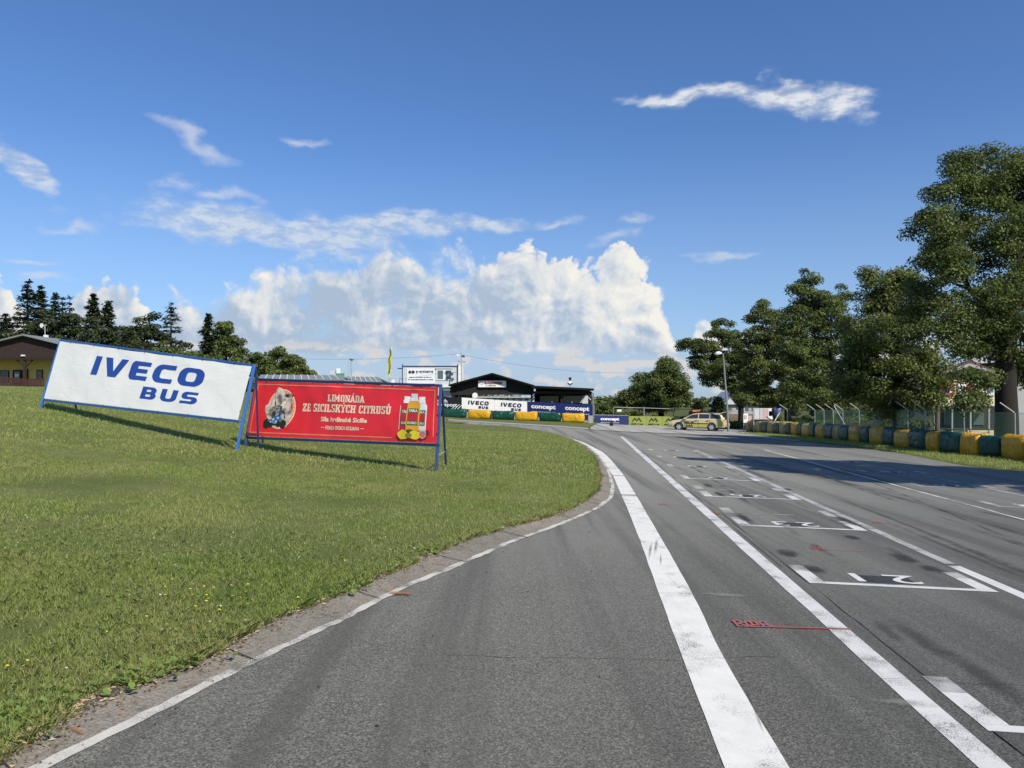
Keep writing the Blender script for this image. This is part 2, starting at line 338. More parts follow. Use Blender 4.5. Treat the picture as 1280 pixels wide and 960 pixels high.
def asphalt(name, base, amp=1.0):
    m = bpy.data.materials.new(name); m.use_nodes = True; T = NT(m.node_tree); b = m.node_tree.nodes['Principled BSDF']
    g = T.n('ShaderNodeTexCoord').outputs['Object']
    st = T.voro(g, 95, 'F1', 'Color'); sx = T.n('ShaderNodeSeparateXYZ'); T.put(sx.inputs[0], st)
    fine = T.smooth(sx.outputs[0], .1, 1.0)
    grit = T.noise(g, 55, 3, .7)
    c = T.mix(fine, tuple(v*(1-.5*amp) for v in base), tuple(v*(1+.62*amp) for v in base))
    c = T.mix(T.smooth(grit, .3, .7, 0, .5), c, tuple(v*.62 for v in base))
    bright = T.smooth(sx.outputs[1], .93, .97, 0, .7); c = T.mix(bright, c, tuple(min(1, v*2.6) for v in base))
    lg = T.noise(g, .35, 5, .6); c = T.mix(T.smooth(lg, .35, .7, 0, .28), c, tuple(v*1.35 for v in base))
    # base colour painted paler with distance, imitating the brightness of asphalt at grazing view
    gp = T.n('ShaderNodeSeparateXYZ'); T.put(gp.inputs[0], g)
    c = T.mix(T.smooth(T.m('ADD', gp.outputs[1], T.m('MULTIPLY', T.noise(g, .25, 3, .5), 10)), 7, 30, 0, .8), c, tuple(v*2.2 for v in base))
    # lengthwise driving streaks, along the track
    mp = T.n('ShaderNodeMapping'); T.put(mp.inputs[0], g); mp.inputs['Rotation'].default_value = (0, 0, R(5.3)); mp.inputs['Scale'].default_value = (1.6, .045, 1)
    stn = T.noise(mp.outputs[0], 1.0, 5, .62); c = T.mix(T.smooth(stn, .44, .68, 0, .62), c, tuple(v*.58 for v in base))
    pt = T.noise(g, 1.3, 6, .7); c = T.mix(T.smooth(pt, .56, .74, 0, .35), c, tuple(v*.6 for v in base))
    stn2 = T.noise(mp.outputs[0], 2.3, 4, .6); c = T.mix(T.smooth(stn2, .55, .75, 0, .25), c, tuple(v*1.5 for v in base))
    T.put(b.inputs['Base Color'], c); b.inputs['Roughness'].default_value = .85; b.inputs['Specular IOR Level'].default_value = .35; b.inputs['Diffuse Roughness'].default_value = 1.0
    bn = T.n('ShaderNodeBump'); bn.inputs['Strength'].default_value = .55; bn.inputs['Distance'].default_value = .006
    T.put(bn.inputs['Height'], T.voro(g, 95, 'F1')); T.put(b.inputs['Normal'], bn.outputs[0]); M[name] = m
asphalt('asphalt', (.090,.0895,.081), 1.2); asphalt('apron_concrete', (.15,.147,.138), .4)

def road_paint(name, col=(.62,.62,.60), wear=.5, lo=.40):
    m = bpy.data.materials.new(name); m.use_nodes = True; T = NT(m.node_tree); b = m.node_tree.nodes['Principled BSDF']
    g = T.n('ShaderNodeTexCoord').outputs['Object']
    c = T.mix(T.noise(g, 6, 5, .65), tuple(v*.82 for v in col), tuple(min(1, v*1.12) for v in col))
    mp = T.n('ShaderNodeMapping'); T.put(mp.inputs[0], g); mp.inputs['Rotation'].default_value = (0, 0, R(5)); mp.inputs['Scale'].default_value = (14, .8, 1)
    c = T.mix(T.smooth(T.noise(mp.outputs[0], 1, 4, .6), .55, .8, 0, .35), c, (.28,.28,.27))
    w1 = T.noise(g, 110, 3, .75); w2 = T.noise(g, 2.2, 4, .6)
    k = T.smooth(T.m('ADD', T.m('MULTIPLY', w1, .62), T.m('MULTIPLY', w2, .55)), lo+wear*.12, lo+wear*.12+.10)
    T.put(b.inputs['Base Color'], T.mix(k, (.14,.138,.125), c)); b.inputs['Roughness'].default_value = .75; M[name] = m
road_paint('paint_line', wear=.55); road_paint('paint_worn', (.42,.42,.41), .8, .40); road_paint('paint_broad', (.72,.71,.66), .45, .38); road_paint('paint_kerb', (.56,.54,.48), .8, .40)
road_paint('spray_red', (.52,.06,.05), .5, .42)

def decal(name, col, dens, scale=1.0):
    """soft-edged stain on the asphalt: fades out towards the rim of its sheet (UV) and by noise"""
    m = bpy.data.materials.new(name); m.use_nodes = True; t = m.node_tree; T = NT(t); b = t.nodes['Principled BSDF']
    uv = T.n('ShaderNodeTexCoord'); c2 = T.vm('SUBTRACT', uv.outputs['UV'], (.5, .5, 0))
    r = T.m('SUBTRACT', 1.0, T.m('MULTIPLY', T.vm('LENGTH', c2), 2.0))
    n = T.noise(uv.outputs['Object'], 9*scale, 5, .7); n2 = T.noise(uv.outputs['Object'], 70, 3, .7)
    a = T.smooth(T.m('ADD', T.m('ADD', r, T.m('MULTIPLY', T.m('SUBTRACT', n, .5), 1.5)), T.m('MULTIPLY', T.m('SUBTRACT', n2, .5), .9)), .1, .95, 0, dens)
    a = T.m('MULTIPLY', a, T.smooth(r, 0.0, .25))
    b.inputs['Base Color'].default_value = (*col, 1); b.inputs['Roughness'].default_value = .8
    tr = T.n('ShaderNodeBsdfTransparent'); mx = T.n('ShaderNodeMixShader'); T.put(mx.inputs[0], a); T.put(mx.inputs[1], tr.outputs[0]); T.put(mx.inputs[2], b.outputs[0])
    T.put(t.nodes['Material Output'].inputs[0], mx.outputs[0]); M[name] = m
decal('stain_black', (.03,.03,.032), .8); decal('stain_soft', (.045,.045,.045), .42, .4); decal('stain_orange', (.30,.13,.04), .8, 2.5); decal('spray_soft', (.50,.04,.03), .75, 3)
decal('stain_pale', (.30,.29,.27), .5, 1.5)

def ground_mat(name, green, dry, soil, k=1.0):
    m = bpy.data.materials.new(name); m.use_nodes = True; T = NT(m.node_tree); b = m.node_tree.nodes['Principled BSDF']
    g = T.n('ShaderNodeTexCoord').outputs['Object']
    c = T.mix(T.smooth(T.noise(g, .5, 6, .65), .35, .7), green, dry)
    c = T.mix(T.smooth(T.noise(g, 9 if k > .95 else 5, 5, .7), .50, .70, 0, .7*k), c, soil)
    c = T.mix(T.smooth(T.noise(g, 45, 4, .7), .35, .75, 0, .6), c, tuple(v*.4 for v in green))
    T.put(b.inputs['Base Color'], c); b.inputs['Roughness'].default_value = .95; b.inputs['Specular IOR Level'].default_value = .1
    bn = T.n('ShaderNodeBump'); bn.inputs['Strength'].default_value = .8; bn.inputs['Distance'].default_value = .05
    T.put(bn.inputs['Height'], T.noise(g, 30, 5, .7)); T.put(b.inputs['Normal'], bn.outputs[0]); M[name] = m
ground_mat('turf', (.12,.16,.04), (.21,.215,.08), (.17,.14,.075)); ground_mat('field', (.07,.10,.025), (.16,.14,.06), (.12,.12,.04))
ground_mat('kerb_concrete', (.27,.245,.205), (.37,.335,.28), (.14,.105,.075), 1.0)
def leafy(name, dark, light, trans=.3, dry=None, patch=.5):
    m = bpy.data.materials.new(name); m.use_nodes = True; t = m.node_tree; T = NT(t); b = t.nodes['Principled BSDF']
    ge = T.n('ShaderNodeNewGeometry'); rnd = ge.outputs['Random Per Island']
    g = T.n('ShaderNodeTexCoord').outputs['Object']
    n = T.noise(g, patch, 5, .6)
    c = T.mix(rnd, dark, light)
    c = T.mix(T.smooth(n, .35, .68, 0, .6 if dry is None else .85), c, tuple(v*1.5 for v in light) if dry is None else dry)
    if dry is not None:
        r2 = T.m('FRACT', T.m('MULTIPLY', rnd, 7.31)); c = T.mix(T.smooth(r2, .84, .88, 0, .9), c, (.42,.39,.20))
        n3 = T.noise(g, 3.1, 5, .65); c = T.mix(T.smooth(n3, .5, .7, 0, .55), c, tuple(v*.6 for v in dark))
    T.put(b.inputs['Base Color'], c); b.inputs['Roughness'].default_value = .55; b.inputs['Specular IOR Level'].default_value = .3
    tr = T.n('ShaderNodeBsdfTranslucent'); T.put(tr.inputs[0], T.mix(.5, c, tuple(min(1, v*2.2) for v in light)))
    mx = T.n('ShaderNodeMixShader'); mx.inputs[0].default_value = trans; T.put(mx.inputs[1], b.outputs[0]); T.put(mx.inputs[2], tr.outputs[0])
    T.put(t.nodes['Material Output'].inputs[0], mx.outputs[0]); M[name] = m
leafy('leaf_linden', (.022,.038,.010), (.118,.150,.040), .25); leafy('leaf_linden_b', (.026,.044,.012), (.140,.168,.046), .25)
leafy('leaf_conifer', (.018,.030,.014), (.045,.06,.024), .12); leafy('leaf_pine', (.03,.045,.02), (.07,.08,.035), .15)
leafy('grass_blade', (.10,.158,.028), (.325,.405,.098), .4, dry=(.33,.31,.12), patch=.6)
leafy('weed_leaf', (.06,.10,.022), (.17,.23,.06), .3)

# ------------------------------------------------------------------ ground, track, lawn
ROOT = None
def grid_sheet(name, xs, ys, zfn, material, parent=None):
    X, Y = np.meshgrid(xs, ys); Z = zfn(X, Y); V = np.stack([X, Y, Z], -1).reshape(-1, 3)
    nx, ny = len(xs), len(ys); i = np.arange(nx-1)[None, :] + np.arange(ny-1)[:, None]*nx; i = i.ravel()
    me = npmesh(name, V, np.stack([i, i+1, i+nx+1, i+nx], 1)); me.polygons.foreach_set('use_smooth', [True]*len(me.polygons))
    return link(name, me, parent, material)
sym = lambda a: np.array(sorted(set([-v for v in a]+a+[0.0])))
gx = sym([1.5,3,5,8,11,14,18,22,27,33,40,50,65,80,100,140,200,300,450,700,1200,2500,5000])
gy = np.array([-60,-30,-12,-4,0,5,10,15,20,25,30,34,38,42,46,50,54,58,62,66,72,80,90,105,125,160,220,320,500,900,2000,5000.])
tag(grid_sheet('ground', gx, gy, lambda x, y: terr(x, y)-.12, M['field']), 'green and dry yellow grassland beyond the circuit', 'ground', kind='structure')
tx = np.concatenate([np.arange(-70, -10, 2.5), np.arange(-10, 18, .8), [19, 20, 21, 22]]); ty = np.concatenate([np.arange(-8, 70, .8), np.arange(70, 84, 1.5)])
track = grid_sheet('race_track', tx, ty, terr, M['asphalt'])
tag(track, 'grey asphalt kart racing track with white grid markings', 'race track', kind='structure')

def kerb_z(x, y): return tz(x, y)
def fnY(pxs, n_ext=None):
    pts = sorted([(at(*p).y, at(*p).x) for p in pxs]); ys = np.array([p[0] for p in pts]); xs = np.array([p[1] for p in pts])
    def f(y):
        y = np.asarray(y, float); r = np.interp(y, ys, xs)
        s = (xs[1]-xs[0])/(ys[1]-ys[0]) if n_ext is None else n_ext
        return np.where(y < ys[0], xs[0]+(y-ys[0])*s, r)
    return f
Gpx = [(0,956),(43,920),(85,897),(154,864),(239,838),(285,805),(348,775),(420,749),(462,730),(503,713),(537,697),(575,680),(606,672),(637,661),(669,654),(700,644),(725,630),(741,617),(745,600),(741,579),(729,560),(712,550),(694,544),(668,538.5),(640,534),(592,530),(555,527),(480,524)]
Wpx = [(41,960),(210,879),(295,836),(380,795),(420,777),(475,747),(512,730),(562,710),(594,696),(637,677),(681,662),(719,647),(744,636),(762,622),(764.5,607),(758.5,587),(751.6,576),(744.8,567.8),(733,557.5),(724,553),(700,545.8),(672,539),(641,534.3),(593,530.2),(556,527.2),(481,524.2)]
_g = fnY(Gpx, .25); _w = fnY(Wpx, .25)
_yy = np.arange(-10, 86, .25)
def smoothfn(f, win=3):
    v = f(_yy); k = np.hanning(win+2)[1:-1]; k /= k.sum(); v = np.convolve(np.pad(v, win//2, mode='edge'), k, 'valid')
    return lambda y: np.interp(y, _yy, v)
_Gs = smoothfn(_g); Wf = smoothfn(_w)
def Gf(y): return _Gs(y)+.055
rng = np.random.default_rng(7)
def ribbon(name, fl, fr, y0, y1, step, lifts, material, parent=None, jitter=0.0, cols=None, uv=False):
    ys = np.arange(y0, y1+step*.5, step); L = np.asarray([fl(y) for y in ys], float); Rr = np.asarray([fr(y) for y in ys], float)
    n = len(lifts); V = []
    for j, lf in enumerate(lifts):
        t = j/(n-1); x = L*(1-t)+Rr*t + (rng.normal(0, jitter, len(ys)) if jitter else 0)
        V.append(np.stack([x, ys, terr(x, ys)+lf], 1))
    V = np.stack(V, 1).reshape(-1, 3); m = len(ys)
    i = (np.arange(m-1)[:, None]*n + np.arange(n-1)[None, :]).ravel()
    me = npmesh(name, V, np.stack([i, i+1, i+n+1, i+n], 1)); me.polygons.foreach_set('use_smooth', [True]*len(me.polygons))
    return link(name, me, parent, material)
# lawn island inside the bend
LAWN = .085
ly = np.concatenate([np.arange(-9, 30, .5), np.arange(30, 84, .8)])
steps = np.concatenate([[0, .12, .4, 1, 1.8], np.arange(3, 30, 1.2), np.arange(31, 75, 4)])
Gx = Gf(ly)[:, None] - steps[None, :]
LY = np.repeat(ly[:, None], len(steps), 1)
lumps = np.array([[mnoise.noise(Vector((x*.45, y*.45, 0)))*.05 if k > 2 else 0 for k, x in enumerate(r)] for r, y in zip(Gx, ly)])
LZ = terr(Gx, LY) + LAWN*np.where(steps < .05, .6, 1.0)[None, :] + lumps*np.clip((steps-1)/3, 0, 1)[None, :]
V = np.stack([Gx, LY, LZ], -1).reshape(-1, 3); nx = len(steps)
i = (np.arange(nx-1)[None, :] + np.arange(len(ly)-1)[:, None]*nx).ravel()
me = npmesh('lawn', V, np.stack([i, i+nx, i+nx+1, i+1], 1)); me.polygons.foreach_set('use_smooth', [True]*len(me.polygons))
tag(link('lawn', me, None, M['turf']), 'mown grass bank rising to the left inside the bend', 'lawn', kind='structure')
kerb = ribbon('kerb', lambda y: Gf(y)-.06, lambda y: Wf(y), -8, 52, .2, [.075,.06,.02,.006], M['kerb_concrete'], jitter=.008)
tag(kerb, 'cracked grey concrete kerb gutter between lawn and asphalt', 'kerb', kind='structure')
ribbon('white_edge_line', lambda y: Wf(y)-.012, lambda y: Wf(y)+.075, -8, 40, .12, [.012,.008], M['paint_kerb'], kerb, jitter=.008)
# joints across the kerb gutter
for y in np.arange(4.2, 40, 1.9):
    a, b_ = float(Gf(y)), float(Wf(y)); mb = MB(); 
    if b_-a < .15: continue
    s_ = (float(Wf(y+.3))-float(Wf(y-.3)))/.6
    p0 = Vector((a, y+.0, tz(a, y)+.078)); p1 = Vector((b_, y-.35*s_, tz(b_, y)+.012)); mb.bar(p0-Vector((0,0,.004)), p1-Vector((0,0,.004)), .010, .003)
    mb.build('kerb_joint', M['debris'], kerb)

def line_px(name, pts_l, pts_r, material, step=.4, lift=.004, y0=None, y1=None, wob=.004):
    fl, fr = smoothfn(fnY(pts_l), 9), smoothfn(fnY(pts_r), 9); ya = min(at(*p).y for p in pts_l); yb = max(at(*p).y for p in pts_l)
    return ribbon(name, fl, fr, y0 if y0 is not None else ya, y1 or yb, step, [lift, lift+.0005, lift], material, track, jitter=wob)
BL = [(905,960),(840,788),(830,760),(802.5,682.5),(786,640),(777.5,621),(766.5,595),(757,580),(745,566),(735,558.5),(724,552.6),(700,545.3),(670,538.5)]
BR = [(986,960),(898,813),(875,760),(835,687.5),(794,617),(778,592),(763,574),(754,565.5),(740,558.2),(728.7,552.6),(703.5,545.2),(670,538.2)]
line_px('broad_white_line', BL, BR, M['paint_broad'], y0=-2, wob=.002)
for yy_, ww in ((579,.03),(586,.05),(595,.06),(619,.09)):
    yb = at(775, yy_).y; fl, fr = fnY(BL), fnY(BR); mb = MB()
    mb.bar((float(fl(yb))-.02, yb, tz(4, yb)-0+.0, ), (float(fr(yb))+.02, yb+.02, tz(4, yb)), ww, .002)
    o = mb.build('line_joint', M['asphalt'], track); o.location.z = 0
    for v in o.data.vertices: v.co.z = tz(v.co.x, v.co.y)+.011
def straight(px0, px1, width, material, name='white_line', y0=None, y1=None, step=.8, lift=.004):
    a, b_ = at(*px0), at(*px1); s = (b_.x-a.x)/(b_.y-a.y); f = lambda y: a.x+(y-a.y)*s
    ribbon(name, lambda y: f(y)-width/2, lambda y: f(y)+width/2, a.y if y0 is None else y0, y1 or b_.y, step, [lift, lift], material, track, jitter=.004)
    return f
L1 = straight((1242,960), (777,546), .20, M['paint_line'], y0=-4)
L2a = straight((1280,746), (1197,710), .17, M['paint_line'], y0=-4)
L2 = straight((1187,705), (868,562), .16, M['paint_worn'], y1=at(868, 562).y)
L3 = straight((1280,650), (1095,600), .10, M['paint_line'], y0=0, y1=36)
L4 = straight((1280,620), (1177,599), .08, M['paint_worn'], y0=0, y1=34)

def flat_poly(name, pts, material, lift=.004, parent=track, sub=0, uv=None):
    me = bpy.data.meshes.new(name); me.from_pydata([(x, y, tz(x, y)+lift) for x, y in pts], [], [tuple(range(len(pts)))])
    if uv:
        l = me.uv_layers.new(name='uv')
        for k, (a, b_) in enumerate(uv): l.data[k].uv = (a, b_)
    return link(name, me, parent, material)
def text_mesh(body, bold=0.0, shear=0.0, space=1.0):
    cu = bpy.data.curves.new('t', 'FONT'); cu.body = body; cu.offset = bold; cu.shear = shear; cu.space_character = space; cu.resolution_u = 3
    ob = bpy.data.objects.new('t', cu); C.objects.link(ob); dg = bpy.context.evaluated_depsgraph_get()
    me = bpy.data.meshes.new_from_object(ob.evaluated_get(dg)); bpy.data.objects.remove(ob); bpy.data.curves.remove(cu); return me
def text_on(name, body, fn, w_, h_, material, parent, bold=.02, shear=0.0, space=1.0):
    """text fitted to w_ x h_, its vertices mapped through fn(a, b) -> point"""
    me = text_mesh(body, bold, shear, space); n = len(me.vertices); co = np.zeros(n*3); me.vertices.foreach_get('co', co); co = co.reshape(-1, 3)
    mn = co.min(0); mx = co.max(0); u = (co[:, 0]-mn[0])/(mx[0]-mn[0])*w_; v = (co[:, 1]-mn[1])/(mx[1]-mn[1])*h_
    for k in range(n): me.vertices[k].co = fn(u[k], v[k])
    me.materials.clear(); return link(name, me, parent, material)
def lane(x0, y, a, b_):   # local frame on the grid: a across to the right, b ahead
    return (x0 + a + .095*b_, y - .095*a + b_)
def slot(x0, y, wid, num, worn=False, full=True):
    m_ = M['paint_worn'] if worn else M['paint_line']
    q = lambda a0, a1, b0, b1, nm='grid_slot_line', mm=None, lf=.0048: flat_poly(nm, [lane(x0, y, a0, b0), lane(x0, y, a1, b0), lane(x0, y, a1, b1), lane(x0, y, a0, b1)], mm or m_, lf)
    q(.0, wid, -.055, .055); q(0, .19, .057, .62); q(wid-.19, wid, .057, .62)
    q(.0, .19, .622, .95, mm=M['paint_worn']); q(wid-.19, wid, .622, .95, mm=M['paint_worn'])
    if num:
        cx = wid*.47
        q(cx-.30, cx+.32, .14, .52, 'number_patch', M['patch_dark'], .0044)
        def fn(u, v):
            a, b_ = cx+.42-u, .60-v; x, yy = lane(x0, y, a, b_); return (x, yy, tz(x, yy)+.0060)
        text_on('grid_number', num, fn, .78, .44, M['paint_number'], track, bold=.006, space=1.3)
road_paint('patch_dark', (.035,.035,.037), .1, .30); road_paint('paint_number', (.62,.62,.61), .1, .30)
rows = [(5.14,'19'),(9.22,'21'),(13.4,'23'),(17.45,'25'),(21.4,'27'),(25.3,'29'),(29.3,'31'),(33.3,'33')]
for k, (y, nmb) in enumerate(rows): slot(2.62+.1*y, y, 2.12, nmb, worn=k > 4)
for y, nmb in ((13.0,'22'),(17.0,'24'),(21.0,'26'),(25.0,'28'),(29.,'30')): slot(9.0+.1*y, y, 2.0, nmb, worn=True)
# old, nearly gone slot marks in between
for y in (14.9, 18.9):
    x0 = 2.62+.1*y
    for (a0, a1, b0, b1) in ((0,.2,.0,.7),(.2,1.3,-.02,.03),(1.95,2.12,0,.8)):
        flat_poly('old_slot_mark', [lane(x0, y, a0, b0), lane(x0, y, a1, b0), lane(x0, y, a1, b1), lane(x0, y, a0, b1)], M['paint_worn'], .0040)
# tyre rubber, stains, spray marks
def stain(px, py, rx, ry, material, ang=5.4, lift=.0085, name='tyre_mark', onk=False):
    c_ = at(px, py); ca, sa = math.cos(R(-ang)), math.sin(R(-ang))
    pts = [(c_.x+(a*rx*ca-b_*ry*sa), c_.y+(a*rx*sa+b_*ry*ca)) for a, b_ in ((-1,-1),(1,-1),(1,1),(-1,1))]
    o = flat_poly(name, pts, material, lift, uv=[(0,0),(1,0),(1,1),(0,1)])
    if onk:
        for v in o.data.vertices: v.co.z = kerb_z(v.co.x, v.co.y)+.012
for k, (px, py, rx, ry) in enumerate([(985,692,.20,.42),(1018,712,.20,.36),(1130,698,.20,.5),(1165,712,.2,.35),(930,648,.16,.8),(1060,652,.16,.9),(900,618,.16,.7),(985,612,.14,.5),(1065,672,.16,.3),(885,607,.15,.6)]):
    stain(px, py, rx, ry, M['stain_black'], lift=.0066+.00012*k)
for k, (px, py, rx, ry, an) in enumerate([(813,688,.03,.95,-12),(820,684,.035,.8,-12),(826,700,.02,.7,-11),(940,880,.012,.9,-9)]):
    stain(px, py, rx, ry, M['stain_soft'], ang=-an, lift=.0080+.00012*k)
for k, (px, py, rx, ry) in enumerate([(1200,690,.12,4),(1150,800,.14,.9),(1230,845,.16,.8),(1100,600,.1,6),(940,590,.2,5),(1130,655,.1,7),(1030,585,.15,5),(1240,700,.1,3),(1110,790,.12,.5),(1240,640,.06,5),(920,575,.15,6)]):
    stain(px, py, rx, ry, M['stain_soft'], lift=.0090+.0001*k)
def kerb_z(x, y):
    a, b_ = float(Gf(y)), float(Wf(y)); t = (x-a)/max(.05, b_-a)
    return tz(x, y) + (.008 if t > 1 else float(np.interp(t, [0, .33, .67, 1], [.075, .06, .02, .008])))
for k, (px, py, rx, ry) in enumerate([(500,744,.24,.09),(896,642,.12,.25),(95,922,.07,.035)]):
    stain(px, py, rx, ry, M['stain_orange'], lift=.0100+.0003*k, name='rust_stain', onk=px < 760)
for k, (px, py, rx, ry) in enumerate([(905,745,.4,.10),(1130,880,.3,.1)]):
    stain(px, py, rx, ry, M['stain_pale'], lift=.0105+.0002*k, name='pale_stain')
def spray(name, strokes, x0, y0, sc, wdt, lift=.0108):
    mb = MB()
    for st in strokes:
        for (a, b_), (c2, d2) in zip(st[:-1], st[1:]):
            p = Vector((x0+a*sc, y0+b_*sc*1.6, 0)); q = Vector((x0+c2*sc, y0+d2*sc*1.6, 0)); n = (q-p).normalized().cross(Vector((0, 0, 1)))*wdt/2
            e = (q-p).normalized()*wdt*.3; lift += .00005
            mb.add([Vector((v.x, v.y, tz(v.x, v.y)+lift)) for v in (p-n-e, p+n-e, q+n+e, q-n+e)], [(0,1,2,3)])
    return mb.build(name, M['spray_red'], track)
c_ = at(922, 783); e_ = at(1064, 788)
glyph = [[(0,.0),(.0,.3),(.15,.34),(.22,.18),(.1,.12),(0,.16)],[(.1,.1),(.28,.0)],[(.35,0),(.32,.2),(.42,.34),(.5,.2),(.5,.02),(.36,.0)],[(.55,.04),(.68,.08),(.66,.3),(.56,.32),(.5,.18)],[(.8,.0),(.78,.26),(.95,.3),(1.0,.12),(.82,.12),(1.1,-.02)]]
spray('spray_letters', glyph, c_.x, c_.y, .31, .030)
def spray_line(a, b_, w_=.032): flat_poly('spray_line', [(a.x-.02, a.y-.03-w_/2), (b_.x, b_.y-w_/2), (b_.x, b_.y+w_/2), (a.x-.02, a.y-.03+w_/2)], M['spray_red'], .0104)
spray_line(c_, e_)
for (pa, pb) in (((1018,687),(1085,690)),((1095,654),(1160,656)),((825,631),(870,634))):
    a, b_ = at(*pa), at(*pb); spray('spray_letters', glyph[:3], a.x, a.y, .28, .016, .0108)
    spray_line(a, b_, .014)
def soft_line(name, col, dens):
    m = bpy.data.materials.new(name); m.use_nodes = True; t = m.node_tree; T = NT(t); b = t.nodes['Principled BSDF']; g = T.n('ShaderNodeTexCoord').outputs['Object']
    a = T.m('MULTIPLY', T.smooth(T.noise(g, 1.1, 4, .6), .42, .70), T.smooth(T.noise(g, 60, 3, .7), .3, .7, 0, dens)); b.inputs['Base Color'].default_value = (*col, 1); b.inputs['Roughness'].default_value = .8
    tr = T.n('ShaderNodeBsdfTransparent'); mx = T.n('ShaderNodeMixShader'); T.put(mx.inputs[0], a); T.put(mx.inputs[1], tr.outputs[0]); T.put(mx.inputs[2], b.outputs[0]); T.put(t.nodes['Material Output'].inputs[0], mx.outputs[0]); M[name] = m
soft_line('rubber_line', (.025,.025,.027), .75)
for k, (xb, sl_, cv, wd_, y0, y1) in enumerate([(7.2,.13,.0030,.13,6,34),(8.35,.13,.0030,.13,6,34),(6.1,.16,.0015,.10,5,30),(3.35,.10,0,.12,9,34),(4.45,.10,0,.12,9,34),(9.9,.02,.004,.12,8,36),(5.2,.24,.001,.08,5,26)]):
    fx = lambda y, xb=xb, sl_=sl_, cv=cv: xb+sl_*y-cv*(y-5)**2
    ribbon('rubber_streak', fx, lambda y, fx=fx, wd_=wd_: fx(y)+wd_, y0, y1, .6, [.0062+.0002*k]*3, M['rubber_line'], track, jitter=.006)
def crack(x0, y0, ang, L, seed, w_=.006):
    r = random.Random(seed); p = Vector((x0, y0)); a = ang; V = []; Fq = []; n = int(L/.12)
    for i in range(n+1):
        ww = w_*r.uniform(.4, 1.3); s_ = Vector((math.cos(a+math.pi/2), math.sin(a+math.pi/2)))*ww/2
        V += [(p.x+s_.x, p.y+s_.y, tz(p.x, p.y)+.0045), (p.x-s_.x, p.y-s_.y, tz(p.x, p.y)+.0045)]; p = p+Vector((math.cos(a), math.sin(a)))*.12; a += r.gauss(0, .16)-(a-ang)*.4
    link('crack', npmesh('crack', V, [(2*i, 2*i+1, 2*i+3, 2*i+2) for i in range(n)]), track, M['debris'])
for k, (px, py, an, L) in enumerate([(560,820,4,2.8),(1100,850,8,1.2)]):
    c2 = at(px, py); crack(c2.x, c2.y, R(an), L, 60+k, .0045)
# paving joint beside line 1 and cracks
for (off, x_w, y0, y1) in ((.27,.007,2,20),(.17,.005,10,34)):
    ribbon('asphalt_seam', lambda y: L1(y)+off, lambda y: L1(y)+off+x_w, y0, y1, .5, [.0042,.0042], M['debris'], track, jitter=.006)

# ------------------------------------------------------------------ far edge of the track, verges, apron
def poly_path(pxs): return [at(*p) for p in pxs]
def strip(name, A, B, lifts, material, parent=None, kind=None, label=None, cat=None, n=40):
    def rs(pts):
        pts = [Vector((p[0], p[1], 0)) for p in pts]; L = [0]
        for a, b_ in zip(pts[:-1], pts[1:]): L.append(L[-1]+(b_-a).length)
        t = np.linspace(0, L[-1], n); return np.stack([np.interp(t, L, [p[i] for p in pts]) for i in (0, 1)], 1)
    a, b_ = rs(A), rs(B); k = len(lifts); V = []
    for j, lf in enumerate(lifts):
        q = a*(1-j/(k-1)) + b_*(j/(k-1)); V.append(np.stack([q[:, 0], q[:, 1], terr(q[:, 0], q[:, 1])+lf], 1))
    V = np.stack(V, 1).reshape(-1, 3); i = (np.arange(n-1)[:, None]*k+np.arange(k-1)[None, :]).ravel()
    me = npmesh(name, V, np.stack([i, i+1, i+k+1, i+k], 1)); me.polygons.foreach_set('use_smooth', [True]*len(me.polygons))
    o = link(name, me, parent, material)
    if label: tag(o, label, cat, kind=kind)
    return o
def off(pts, dx, dy): return [Vector((p[0]+dx, p[1]+dy, 0)) for p in pts]
F = poly_path([(555,525),(640,530.5),(700,534),(735,537)])
F = [Vector((-55, F[0].y+14, 0)), Vector((-25, F[0].y+6, 0))] + F
kb = strip('track_kerb', F, off(F, .15, 1.1), [.02,.07,.07], M['concrete'], None, 'structure', 'thin pale concrete kerb along the far side of the bend', 'kerb')
strip('infield_verge', off(F, .15, 1.1), off(F, 4, 26), [.06,.08,.1,.1], M['turf'], None, 'structure', 'grass verge under the barrier bags before the pit building', 'verge')
A1 = poly_path([(738,537.3),(790,540.5),(850,542.5),(900,545),(960,549),(1000,552.5)]); 
A2 = [Vector((8.5, 82, 0)), Vector((14, 82, 0)), Vector((19, 80, 0)), Vector((22.0, 74, 0)), Vector((22, 66, 0)), at(1000, 549)]
strip('paved_apron', A1, A2, [.03,.035,.035,.035], M['apron_concrete'], None, 'structure', 'light grey paved apron beyond the track where the car stands', 'pavement')
Rp = poly_path([(1280,590),(1206,582.5),(1136,568.5),(1060,558),(1000,551.5),(960,546.5),(915,541.5)])
Rr_ = [Vector((16.5, -8, 0)), Vector((15.6, 8, 0))] + Rp
strip('right_verge', Rr_, [Vector((44, -8, 0)), Vector((44, 8, 0)), Vector((44, 26, 0)), Vector((44, 40, 0)), Vector((44, 52, 0)), Vector((44, 60, 0)), Vector((44, 66, 0)), Vector((44, 72, 0)), Vector((44, 78, 0))],
      [.0,.06,.07,.07,.07,.07], M['turf'], None, 'structure', 'grass verge along the right side of the track under the barrier', 'verge', n=60)

